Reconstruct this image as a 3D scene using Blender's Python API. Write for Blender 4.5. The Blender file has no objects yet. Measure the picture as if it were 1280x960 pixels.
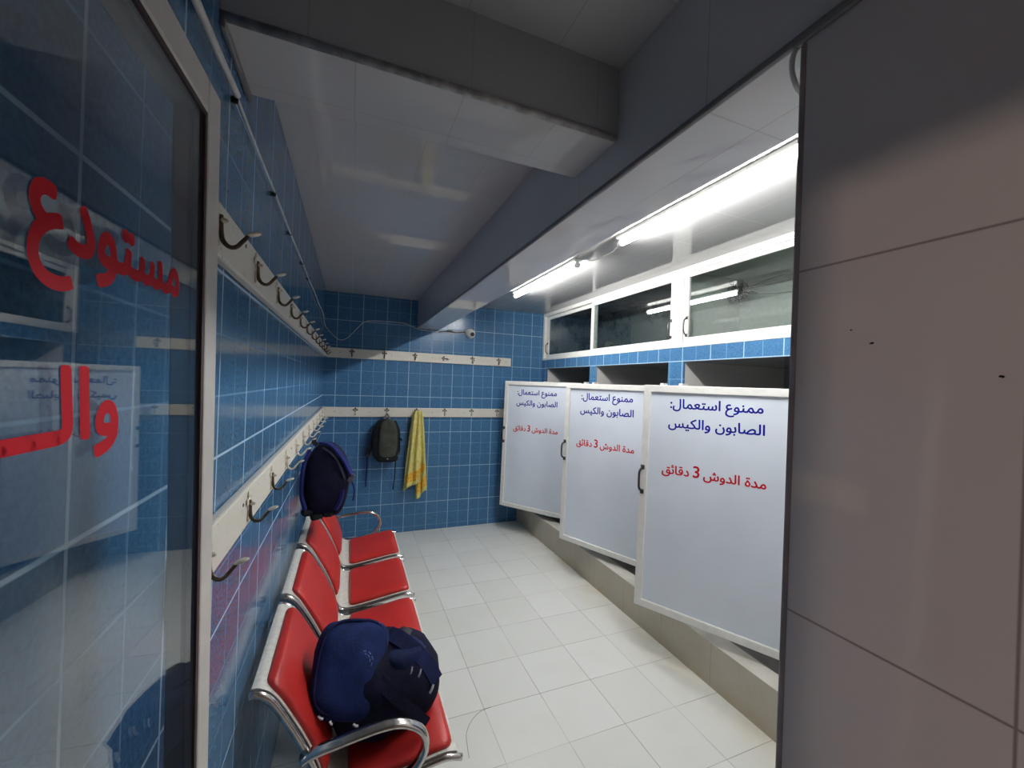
import bpy, bmesh, math, random
from mathutils import Vector, Matrix, noise
R = math.radians
random.seed(7)
sc = bpy.context.scene
COL = sc.collection

# ---------------------------------------------------------------- camera, world, exposure
cd = bpy.data.cameras.new('camera')
cam = bpy.data.objects.new('camera', cd)
COL.objects.link(cam)
cd.sensor_width = 36.0
cd.lens = 14.195
cd.clip_start = 0.01
_r = Vector((0.92768, -0.371588, 0.036486))
_u = Vector((-0.034281, 0.012539, 0.999334))
_f = Vector((0.371797, 0.928313, 0.001106))
cam.matrix_world = Matrix(((_r.x, _u.x, -_f.x, 0.2634), (_r.y, _u.y, -_f.y, 0.0),
                           (_r.z, _u.z, -_f.z, 1.7007), (0, 0, 0, 1)))
sc.camera = cam
wd = bpy.data.worlds.new('world')
sc.world = wd
wd.use_nodes = True
wd.node_tree.nodes['Background'].inputs[0].default_value = (0.5, 0.6, 0.7, 1)
wd.node_tree.nodes['Background'].inputs[1].default_value = 0.02
sc.view_settings.view_transform = 'Standard'
sc.view_settings.look = 'None'
sc.view_settings.gamma = 1.0
sc.view_settings.use_curve_mapping = False
sc.view_settings.exposure = 0.0
TUBE_STRENGTH = 165.0
STORE_LAMP_W = 40.0
sc.cycles.use_denoising = True
sc.cycles.max_bounces = 10
sc.cycles.diffuse_bounces = 5
sc.cycles.glossy_bounces = 4
sc.cycles.transparent_max_bounces = 16
sc.cycles.sample_clamp_indirect = 8.0
sc.cycles.caustics_reflective = False
sc.cycles.caustics_refractive = False

# ---------------------------------------------------------------- mesh helpers
def new():
    return bmesh.new()

def obj(name, bm, mat, parent=None, smooth=False, bevel=0.0, seg=2, kind=None):
    bmesh.ops.recalc_face_normals(bm, faces=bm.faces[:])
    me = bpy.data.meshes.new(name)
    bm.to_mesh(me)
    bm.free()
    for p in me.polygons:
        p.use_smooth = smooth
    o = bpy.data.objects.new(name, me)
    COL.objects.link(o)
    if mat is not None:
        for m in (mat if isinstance(mat, (list, tuple)) else [mat]):
            me.materials.append(m)
    if parent is not None:
        o.parent = parent
    if bevel:
        b = o.modifiers.new('bevel', 'BEVEL')
        b.width = bevel
        b.segments = seg
        b.limit_method = 'ANGLE'
    if kind:
        o['kind'] = kind
    return o

def tag(o, label, cat, group=None):
    o['label'] = label
    o['category'] = cat
    if group:
        o['group'] = group
    return o

def thing(name, label, cat, loc=(0, 0, 0), rotz=0.0, group=None):
    o = bpy.data.objects.new(name, None)
    COL.objects.link(o)
    o.empty_display_size = 0.1
    o.location = loc
    o.rotation_euler = (0, 0, rotz)
    return tag(o, label, cat, group)

def box(bm, x0, x1, y0, y1, z0, z1):
    vs = [bm.verts.new(p) for p in ((x0, y0, z0), (x1, y0, z0), (x1, y1, z0), (x0, y1, z0),
                                    (x0, y0, z1), (x1, y0, z1), (x1, y1, z1), (x0, y1, z1))]
    for f in ((0, 3, 2, 1), (4, 5, 6, 7), (0, 1, 5, 4), (1, 2, 6, 5), (2, 3, 7, 6), (3, 0, 4, 7)):
        bm.faces.new([vs[i] for i in f])
    return vs

def smooth_pts(pts, n=6):
    P = [Vector(p) for p in pts]
    out = []
    for i in range(len(P) - 1):
        a = P[i - 1] if i else P[0] * 2 - P[1]
        b, c = P[i], P[i + 1]
        d = P[i + 2] if i + 2 < len(P) else P[-1] * 2 - P[-2]
        for k in range(n):
            t = k / n
            out.append(0.5 * ((2 * b) + (c - a) * t + (2 * a - 5 * b + 4 * c - d) * t * t
                              + (3 * b - a - 3 * c + d) * t ** 3))
    out.append(P[-1])
    return out

def sweep(bm, pts, ra, rb=None, n=10, up=(0, 0, 1), taper=None, square=False):
    """tube along pts; ra along the side axis, rb along the other"""
    rb = ra if rb is None else rb
    P = [Vector(p) for p in pts]
    rings = []
    ref = Vector(up)
    for i, p in enumerate(P):
        t = (P[min(i + 1, len(P) - 1)] - P[max(i - 1, 0)]).normalized()
        s = t.cross(ref)
        if s.length < 1e-4:
            s = t.cross(Vector((0.3, 0.9, 0.1)))
        s.normalize()
        w = s.cross(t).normalized()
        ref = w
        k = taper(i / (len(P) - 1)) if taper else 1.0
        if square:
            q = [(-1, -1), (1, -1), (1, 1), (-1, 1)]
            ring = [bm.verts.new(p + s * ra * k * a + w * rb * k * b) for a, b in q]
        else:
            ring = [bm.verts.new(p + s * ra * k * math.cos(2 * math.pi * j / n) + w * rb * k * math.sin(2 * math.pi * j / n))
                    for j in range(n)]
        rings.append(ring)
    m = len(rings[0])
    for a, b in zip(rings, rings[1:]):
        for j in range(m):
            bm.faces.new((a[j], a[(j + 1) % m], b[(j + 1) % m], b[j]))
    bm.faces.new(rings[0][::-1])
    bm.faces.new(rings[-1])

def cyl(bm, a, b, r, n=16):
    sweep(bm, [a, b], r, n=n)

def blob(bm, c, h, e=0.5, nu=28, nv=18, amp=0.0, freq=6.0, seed=0.0, rot=None, shape=None):
    """soft superellipsoid; shape(v) may reshape the unit point first"""
    def sg(v, p):
        return math.copysign(abs(v) ** p, v)
    M = rot if rot is not None else Matrix.Identity(3)
    c = Vector(c)
    def pt(i, j):
        la = -math.pi / 2 + math.pi * i / nv
        lo = 2 * math.pi * j / nu
        v = Vector((sg(math.cos(la), e) * sg(math.cos(lo), e), sg(math.cos(la), e) * sg(math.sin(lo), e), sg(math.sin(la), e)))
        if shape:
            v = shape(v)
        v = Vector((v.x * h[0], v.y * h[1], v.z * h[2]))
        if amp:
            q = v * freq + Vector((seed, seed * 1.7, seed * 0.3))
            d = noise.noise(q) + 0.5 * noise.noise(q * 2.3)
            v = v + v.normalized() * amp * d
        return c + M @ v
    rows = []
    for i in range(1, nv):
        rows.append([bm.verts.new(pt(i, j)) for j in range(nu)])
    bot, top = bm.verts.new(pt(0, 0)), bm.verts.new(pt(nv, 0))
    for a, b in zip(rows, rows[1:]):
        for j in range(nu):
            bm.faces.new((a[j], a[(j + 1) % nu], b[(j + 1) % nu], b[j]))
    for j in range(nu):
        bm.faces.new((bot, rows[0][(j + 1) % nu], rows[0][j]))
        bm.faces.new((top, rows[-1][j], rows[-1][(j + 1) % nu]))

def rounded_slab(bm, c, w, h, t, r, rot=None, n=6, dome=0.0):
    """rounded rectangle w x h (local x,y) of thickness t (local z), domed on top"""
    M = rot if rot is not None else Matrix.Identity(3)
    c = Vector(c)
    out = []
    for (sx, sy, a0) in ((1, 1, 0), (-1, 1, 90), (-1, -1, 180), (1, -1, 270)):
        for k in range(n + 1):
            a = R(a0 + 90 * k / n)
            out.append((sx * (w / 2 - r) + r * math.cos(a), sy * (h / 2 - r) + r * math.sin(a)))
    lev = [(1.0, -t / 2), (1.0, t / 2 - 0.25 * t), (0.97, t / 2 - 0.06 * t), (0.92, t / 2), (0.6, t / 2 + dome * 0.75), (0.25, t / 2 + dome)]
    rings = [[bm.verts.new(c + M @ Vector((x * k, y * k, z))) for x, y in out] for k, z in lev]
    m = len(out)
    for a, b in zip(rings, rings[1:]):
        for j in range(m):
            bm.faces.new((a[j], a[(j + 1) % m], b[(j + 1) % m], b[j]))
    bm.faces.new(rings[0][::-1])
    bm.faces.new(rings[-1])

def frame_ring(bm, u0, u1, z0, z1, w, y0, y1, bottom=None, sh=None):
    """rectangular picture-frame in local XZ, depth y0..y1, mitred"""
    bt = w if bottom is None else bottom
    outer = [(u0, z0), (u1, z0), (u1, z1), (u0, z1)]
    inner = [(u0 + w, z0 + bt), (u1 - w, z0 + bt), (u1 - w, z1 - w), (u0 + w, z1 - w)]
    f = sh or (lambda u, z: u)
    V = lambda p, y: bm.verts.new((f(p[0], p[1]), y, p[1]))
    of, inf = [V(p, y0) for p in outer], [V(p, y0) for p in inner]
    ob, ib = [V(p, y1) for p in outer], [V(p, y1) for p in inner]
    for i in range(4):
        j = (i + 1) % 4
        bm.faces.new((of[i], of[j], inf[j], inf[i]))
        bm.faces.new((ob[j], ob[i], ib[i], ib[j]))
        bm.faces.new((of[j], of[i], ob[i], ob[j]))
        bm.faces.new((inf[i], inf[j], ib[j], ib[i]))

# ---------------------------------------------------------------- materials
class NT:
    def __init__(self, name):
        self.m = bpy.data.materials.new(name)
        self.m.use_nodes = True
        self.t = self.m.node_tree
        self.b = self.t.nodes['Principled BSDF']
    def n(self, typ, **kw):
        nd = self.t.nodes.new(typ)
        for k, v in kw.items():
            setattr(nd, k, v)
        return nd
    def put(self, sock, v):
        if isinstance(v, (int, float)):
            sock.default_value = v
        elif isinstance(v, tuple):
            sock.default_value = v if len(v) == 4 or sock.type == 'VECTOR' else (*v, 1)
        else:
            self.t.links.new(v, sock)
    def math(self, op, a, b=0.0, c=None):
        nd = self.n('ShaderNodeMath', operation=op)
        self.put(nd.inputs[0], a)
        self.put(nd.inputs[1], b)
        if c is not None:
            self.put(nd.inputs[2], c)
        return nd.outputs[0]
    def mix(self, f, a, b):
        nd = self.n('ShaderNodeMix', data_type='RGBA')
        self.put(nd.inputs[0], f)
        self.put(nd.inputs[6], a)
        self.put(nd.inputs[7], b)
        return nd.outputs[2]
    def ramp(self, v, lo, hi, a=0.0, b=1.0):
        nd = self.n('ShaderNodeMapRange')
        nd.interpolation_type = 'SMOOTHSTEP'
        self.put(nd.inputs[0], v)
        for i, q in enumerate((lo, hi, a, b)):
            nd.inputs[i + 1].default_value = q
        return nd.outputs[0]
    def pos(self):
        if not hasattr(self, '_p'):
            g = self.n('ShaderNodeNewGeometry')
            s = self.n('ShaderNodeSeparateXYZ')
            self.t.links.new(g.outputs['Position'], s.inputs[0])
            self._g = g.outputs['Position']
            self._p = s.outputs
        return self._p
    def objpos(self):
        if not hasattr(self, '_o'):
            self._o = self.n('ShaderNodeTexCoord').outputs['Object']
        return self._o
    def noise(self, scale, detail=2.0, rough=0.5, vec=None):
        nd = self.n('ShaderNodeTexNoise')
        self.put(nd.inputs['Vector'], vec if vec is not None else self.objpos())
        nd.inputs['Scale'].default_value = scale
        nd.inputs['Detail'].default_value = detail
        nd.inputs['Roughness'].default_value = rough
        return nd.outputs[0]
    def lines(self, c, period, off, hw, soft=0.0012):
        """1 on joint lines of the given half width, 0 elsewhere"""
        f = self.math('FRACT', self.math('DIVIDE', self.math('SUBTRACT', c, off), period))
        d = self.math('MULTIPLY', self.math('SUBTRACT', 0.5, self.math('ABSOLUTE', self.math('SUBTRACT', f, 0.5))), period)
        return self.ramp(d, hw + soft, max(hw - soft, 0.0))
    def cell(self, c1, p1, o1, c2, p2, o2):
        a = self.math('FLOOR', self.math('DIVIDE', self.math('SUBTRACT', c1, o1), p1))
        b = self.math('FLOOR', self.math('DIVIDE', self.math('SUBTRACT', c2, o2), p2))
        v = self.n('ShaderNodeCombineXYZ')
        self.put(v.inputs[0], a)
        self.put(v.inputs[1], b)
        w = self.n('ShaderNodeTexWhiteNoise')
        self.t.links.new(v.outputs[0], w.inputs['Vector'])
        return w.outputs[0]
    def bump(self, h, strength=0.3, dist=0.002):
        nd = self.n('ShaderNodeBump')
        nd.inputs['Strength'].default_value = strength
        nd.inputs['Distance'].default_value = dist
        self.put(nd.inputs['Height'], h)
        self.t.links.new(nd.outputs[0], self.b.inputs['Normal'])
    def fin(self, col, rough, metal=0.0, spec=0.5, coat=0.0):
        self.put(self.b.inputs['Base Color'], col)
        self.put(self.b.inputs['Roughness'], rough)
        self.b.inputs['Metallic'].default_value = metal
        self.b.inputs['Specular IOR Level'].default_value = spec
        self.b.inputs['Coat Weight'].default_value = coat
        return self.m

def plain(name, col, rough=0.5, metal=0.0, var=0.12, scale=25.0, spec=0.5, bump=0.0, bscale=200.0):
    t = NT(name)
    nz = t.noise(scale, 3.0)
    lo = tuple(c * (1 - var) for c in col)
    hi = tuple(min(1, c * (1 + var)) for c in col)
    if bump:
        t.bump(t.noise(bscale, 2.0), bump, 0.001)
    return t.fin(t.mix(t.ramp(nz, 0.3, 0.7), lo, hi), rough, metal, spec)

def blue_tile(name, axis, off, rough=0.15, spec=0.5):
    t = NT(name)
    p = t.pos()
    c, z = p[axis], p[2]
    g = t._g
    inner = t.math('MAXIMUM', t.lines(c, 0.125, off, 0.0021), t.lines(z, 0.133, 0.3225, 0.0021))
    outer = t.math('MAXIMUM', t.lines(c, 0.25, off, 0.0028), t.lines(z, 0.399, 0.3225, 0.0028))
    cel = t.cell(c, 0.25, off, z, 0.399, 0.3225)
    sp = t.ramp(t.noise(120.0, 4.0, 0.7, g), 0.32, 0.68)
    cl = t.ramp(t.noise(14.0, 3.0, 0.6, g), 0.3, 0.7)
    base = t.mix(sp, BLUE_LO, BLUE_HI)
    base = t.mix(t.math('MULTIPLY', cl, 0.35), base, BLUE_MID)
    base = t.mix(t.math('MULTIPLY', cel, 0.22), base, (0.03, 0.11, 0.24))
    base = t.mix(t.math('MULTIPLY', inner, 0.62), base, (0.21, 0.39, 0.60))
    base = t.mix(t.math('MULTIPLY', outer, 0.85), base, (0.38, 0.54, 0.70))
    h = t.math('SUBTRACT', t.math('MULTIPLY', t.noise(9.0, 2.0, 0.5, g), 0.6), t.math('MAXIMUM', outer, t.math('MULTIPLY', inner, 0.6)))
    t.bump(h, 0.22, 0.0025)
    return t.fin(base, t.math('ADD', rough, t.math('MULTIPLY', outer, 0.4)), 0.0, spec)

BLUE_LO = (0.034, 0.105, 0.215)
BLUE_HI = (0.080, 0.205, 0.375)
BLUE_MID = (0.055, 0.155, 0.30)

def white_tile(name, a1, p1, o1, a2, p2, o2, col=(0.56, 0.57, 0.575), grout=(0.30, 0.29, 0.28), hw=0.0016, rough=0.018, stain=0.10, gm=0.75, specks=()):
    t = NT(name)
    p = t.pos()
    g = t._g
    ln = t.math('MAXIMUM', t.lines(p[a1], p1, o1, hw), t.lines(p[a2], p2, o2, hw))
    cel = t.cell(p[a1], p1, o1, p[a2], p2, o2)
    base = t.mix(t.math('MULTIPLY', cel, 0.10), col, tuple(c * 0.82 for c in col))
    st = t.ramp(t.noise(3.0, 5.0, 0.65, g), 0.5, 0.8)
    base = t.mix(t.math('MULTIPLY', st, stain), base, (0.36, 0.33, 0.26))
    for (sa, sb, r) in specks:
        d = t.math('SQRT', t.math('ADD', t.math('POWER', t.math('SUBTRACT', p[a1], sa), 2.0), t.math('POWER', t.math('MULTIPLY', t.math('SUBTRACT', p[a2], sb), 0.6), 2.0)))
        d = t.math('ADD', d, t.math('MULTIPLY', t.math('SUBTRACT', t.noise(400.0, 2.0, 0.6, g), 0.5), 0.003))
        base = t.mix(t.ramp(d, r, r * 0.6), base, (0.02, 0.015, 0.012))
    base = t.mix(t.math('MULTIPLY', ln, gm), base, grout)
    t.bump(t.math('SUBTRACT', 1.0, ln), 0.05, 0.001)
    return t.fin(base, t.math('ADD', rough, t.math('MULTIPLY', ln, 0.5)))

def floor_tile():
    t = NT('floor_tiles')
    p = t.pos()
    g = t._g
    P = 0.32374
    ln = t.math('MAXIMUM', t.lines(p[0], P, 0.9712, 0.0014), t.lines(p[1], P, 1.66856, 0.0014))
    brk = t.ramp(t.noise(2.2, 2.0, 0.5, g), 0.30, 0.62)
    cel = t.cell(p[0], P, 0.9712, p[1], P, 1.66856)
    base = t.mix(cel, (0.70, 0.71, 0.67), (0.76, 0.77, 0.74))
    st = t.ramp(t.noise(2.6, 5.0, 0.6, g), 0.45, 0.75)
    base = t.mix(t.math('MULTIPLY', st, 0.18), base, (0.58, 0.56, 0.47))
    edge = t.math('MULTIPLY', t.ramp(p[0], 1.95, 2.28), t.ramp(t.noise(4.0, 4.0, 0.6, g), 0.25, 0.7))
    base = t.mix(t.math('MULTIPLY', edge, 0.55), base, (0.55, 0.48, 0.33))
    base = t.mix(t.math('MULTIPLY', ln, t.math('ADD', 0.25, t.math('MULTIPLY', brk, 0.6))), base, (0.16, 0.14, 0.11))
    t.bump(t.math('SUBTRACT', t.math('MULTIPLY', t.noise(6.0, 2.0, 0.5, g), 0.4), ln), 0.1, 0.002)
    return t.fin(base, 0.33)

def kerb_mat():
    t = NT('kerb_tiles')
    p = t.pos()
    g = t._g
    ln = t.lines(p[1], 0.40, 0.12, 0.0014)
    low = t.math('MULTIPLY', t.ramp(p[2], 0.10, 0.0), t.ramp(t.noise(9.0, 4.0, 0.6, g), 0.3, 0.7))
    st = t.ramp(t.noise(5.0, 5.0, 0.7, g), 0.4, 0.75)
    base = t.mix(t.math('MULTIPLY', st, 0.4), (0.43, 0.395, 0.32), (0.33, 0.295, 0.22))
    base = t.mix(t.math('MULTIPLY', low, 0.6), base, (0.40, 0.33, 0.20))
    base = t.mix(t.math('MULTIPLY', ln, 0.6), base, (0.18, 0.16, 0.13))
    return t.fin(base, 0.28)

def board_mat():
    t = NT('aged_white_paint')
    g = t.pos() and t._g
    st = t.ramp(t.noise(22.0, 6.0, 0.75, g), 0.52, 0.72)
    sp = t.ramp(t.noise(75.0, 3.0, 0.6, g), 0.66, 0.72)
    base = t.mix(t.math('MULTIPLY', st, 0.35), (0.66, 0.64, 0.57), (0.46, 0.41, 0.31))
    base = t.mix(t.math('MULTIPLY', sp, 0.75), base, (0.16, 0.11, 0.07))
    t.bump(t.noise(60.0, 3.0, 0.6, g), 0.15, 0.001)
    return t.fin(base, 0.42)

def glass(name, tint, boost=0.0, dirt=0.0, dirtcol=(0.05, 0.06, 0.06)):
    t = NT(name)
    out = t.t.nodes['Material Output']
    tr = t.n('ShaderNodeBsdfTransparent')
    tr.inputs[0].default_value = (*tint, 1)
    gl = t.n('ShaderNodeBsdfGlossy')
    gl.inputs['Roughness'].default_value = 0.015
    gl.inputs[0].default_value = (1, 1, 1, 1)
    lw = t.n('ShaderNodeLayerWeight')
    lw.inputs[0].default_value = 0.5
    f = t.math('ADD', t.math('MULTIPLY', t.math('POWER', lw.outputs['Facing'], 5.0), 0.94), 0.045 + boost)
    f = t.math('MINIMUM', f, 0.97)
    mx = t.n('ShaderNodeMixShader')
    t.put(mx.inputs[0], f)
    t.t.links.new(tr.outputs[0], mx.inputs[1])
    t.t.links.new(gl.outputs[0], mx.inputs[2])
    last = mx.outputs[0]
    if dirt:
        df = t.n('ShaderNodeBsdfDiffuse')
        df.inputs[0].default_value = (*dirtcol, 1)
        m2 = t.n('ShaderNodeMixShader')
        t.put(m2.inputs[0], t.math('MULTIPLY', t.ramp(t.noise(7.0, 6.0, 0.7), 0.45, 0.8), dirt))
        t.t.links.new(last, m2.inputs[1])
        t.t.links.new(df.outputs[0], m2.inputs[2])
        last = m2.outputs[0]
    t.t.nodes.remove(t.b)
    t.t.links.new(last, out.inputs[0])
    return t.m

def emit(name, col, s):
    t = NT(name)
    t.put(t.b.inputs['Base Color'], (0.9, 0.9, 0.9))
    t.put(t.b.inputs['Emission Color'], col)
    t.b.inputs['Emission Strength'].default_value = s
    return t.m

def plaster(name, col, stain, smut=0.5, lo=0.5, hi=0.66, scale=3.2):
    t = NT(name)
    g = t.pos() and t._g
    s1 = t.ramp(t.noise(scale, 7.0, 0.75, g), lo, hi)
    base = t.mix(t.ramp(t.noise(30.0, 4.0, 0.6, g), 0.3, 0.7), tuple(c * 0.88 for c in col), col)
    base = t.mix(t.math('MULTIPLY', s1, smut), base, stain)
    t.bump(t.noise(60.0, 4.0, 0.6, g), 0.3, 0.003)
    return t.fin(base, 0.85)

def cloth(name, c0, c1, scale=320.0, rough=0.9, spec=0.2, wr=14.0):
    t = NT(name)
    nz = t.ramp(t.noise(wr, 4.0, 0.6), 0.3, 0.7)
    fine = t.noise(scale, 2.0)
    base = t.mix(nz, c0, c1)
    h = t.math('ADD', t.math('MULTIPLY', fine, 0.3), t.noise(wr * 1.6, 4.0, 0.6))
    t.bump(h, 0.45, 0.006)
    return t.fin(base, rough, 0.0, spec)

M_blue_left = blue_tile('blue_tiles_left', 1, 1.05)
M_blue_back = blue_tile('blue_tiles_back', 0, 0.1195, 0.20, 0.22)
M_blue_shower = blue_tile('blue_tiles_shower', 1, 1.05)
M_floor = floor_tile()
M_kerb = kerb_mat()
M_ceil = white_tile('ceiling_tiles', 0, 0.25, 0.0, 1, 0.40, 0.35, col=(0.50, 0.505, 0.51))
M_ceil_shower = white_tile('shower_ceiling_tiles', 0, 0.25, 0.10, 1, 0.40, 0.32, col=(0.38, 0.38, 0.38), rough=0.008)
M_beam_side = white_tile('beam_side_tiles', 1, 0.52, 0.13, 2, 0.60, 2.0)
M_beam_low = white_tile('beam_soffit_tiles', 1, 0.52, 0.13, 0, 0.60, 0.5)
M_cross = white_tile('cross_beam_tiles', 0, 0.36, 0.155, 2, 0.60, 2.05, col=(0.44, 0.455, 0.47))
M_right = white_tile('right_wall_tiles', 2, 0.56, 0.785, 1, 0.28, 0.20, col=(0.60, 0.57, 0.555), grout=(0.14, 0.11, 0.10), rough=0.06, stain=0.05, gm=0.75, specks=((1.778, 0.344, 0.0021), (1.730, 0.219, 0.0018), (1.80, 0.37, 0.0011)))
M_kerb_top = plain('kerb_top', (0.62, 0.60, 0.54), 0.35, 0.0, 0.1, 8.0)
M_stall_floor = plain('stall_floor', (0.16, 0.155, 0.15), 0.3, 0.0, 0.2, 8.0)
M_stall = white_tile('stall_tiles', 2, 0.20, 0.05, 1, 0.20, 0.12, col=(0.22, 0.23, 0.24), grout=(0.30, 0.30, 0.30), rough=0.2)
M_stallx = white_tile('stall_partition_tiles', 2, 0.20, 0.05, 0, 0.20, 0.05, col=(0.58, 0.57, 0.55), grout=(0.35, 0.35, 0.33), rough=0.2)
M_plain_wall = plain('painted_plaster', (0.45, 0.42, 0.38), 0.8)
M_board = board_mat()
M_alu = plain('white_aluminium', (0.72, 0.72, 0.69), 0.32, 0.0, 0.04)
M_alu_door = plain('cream_aluminium', (0.60, 0.58, 0.55), 0.35, 0.0, 0.05)
M_gasket = plain('dark_red_gasket', (0.030, 0.010, 0.013), 0.5)
M_dark_trim = plain('grey_edge_trim', (0.17, 0.17, 0.175), 0.3)
M_round_trim = plain('grey_round_trim', (0.30, 0.295, 0.29), 0.35, 0.0, 0.35, 30.0)
M_trim_wall = plain('wall_corner_trim', (0.30, 0.26, 0.26), 0.35)
M_panel = plain('frosted_door_panel', (0.64, 0.70, 0.775), 0.30, 0.0, 0.03, 3.0)
M_blue_ink = plain('blue_lettering', (0.006, 0.008, 0.22), 0.7, 0.0, 0.05, spec=0.1)
M_red_ink = plain('red_lettering', (0.48, 0.008, 0.018), 0.7, 0.0, 0.05, spec=0.1)
M_red_vinyl = plain('red_vinyl', (0.50, 0.010, 0.022), 0.6, 0.0, 0.05, spec=0.12)
M_chrome = plain('chrome', (0.62, 0.60, 0.58), 0.16, 1.0, 0.10, 40.0)
M_steel_dark = plain('dark_steel', (0.10, 0.10, 0.10), 0.35, 0.8)
M_black = plain('black_plastic', (0.012, 0.012, 0.013), 0.35)
M_bronze = plain('aged_bronze', (0.10, 0.075, 0.055), 0.38, 0.7, 0.4, 60.0)
M_hook_cream = plain('cream_painted_metal', (0.60, 0.56, 0.46), 0.38, 0.1, 0.25, 90.0)
M_white_cable = plain('white_cable', (0.60, 0.60, 0.58), 0.45)
M_black_cable = plain('black_cable', (0.02, 0.02, 0.02), 0.5)
M_red_pad = plain('red_vinyl_pad', (0.47, 0.022, 0.018), 0.42, 0.0, 0.08, 6.0, bump=0.05, bscale=500.0)
M_seat_white = plain('white_painted_steel', (0.66, 0.65, 0.60), 0.35, 0.0, 0.10, 60.0)
M_navy = cloth('navy_fabric', (0.008, 0.012, 0.045), (0.014, 0.022, 0.085))
M_navy_dark = cloth('dark_navy_fabric', (0.004, 0.004, 0.014), (0.008, 0.009, 0.03))
M_navy_lid = cloth('navy_lid_fabric', (0.009, 0.017, 0.075), (0.014, 0.028, 0.115))
M_royal = cloth('royal_blue_webbing', (0.010, 0.014, 0.085), (0.016, 0.024, 0.15))
M_black_cloth = cloth('black_fabric', (0.008, 0.009, 0.012), (0.016, 0.017, 0.02))
M_olive = cloth('olive_fabric', (0.040, 0.044, 0.036), (0.060, 0.066, 0.052))
M_grey_web = cloth('grey_webbing', (0.10, 0.10, 0.11), (0.16, 0.16, 0.17))
M_zip = cloth('dark_zip', (0.02, 0.02, 0.035), (0.035, 0.035, 0.055))
M_tag = plain('pale_reflective_tag', (0.45, 0.46, 0.50), 0.4)
M_emblem = plain('pale_blue_print', (0.10, 0.14, 0.36), 0.6)
M_cab_dark = plaster('shaded_stained_plaster', (0.15, 0.165, 0.175), (0.012, 0.012, 0.013), 0.95, 0.46, 0.62, 3.6)  # dimness of the cabinet interior put into the dark base; blotches are stains
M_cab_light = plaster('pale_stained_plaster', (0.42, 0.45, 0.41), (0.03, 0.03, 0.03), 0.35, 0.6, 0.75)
M_glass_cab = glass('cabinet_glass', (0.80, 0.84, 0.83), 0.02, 0.0)
M_glass_door = glass('door_glass', (0.84, 0.87, 0.88), 0.02, 0.0)
M_tube = emit('tube_glow', (1.0, 0.985, 0.96), TUBE_STRENGTH)
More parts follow.
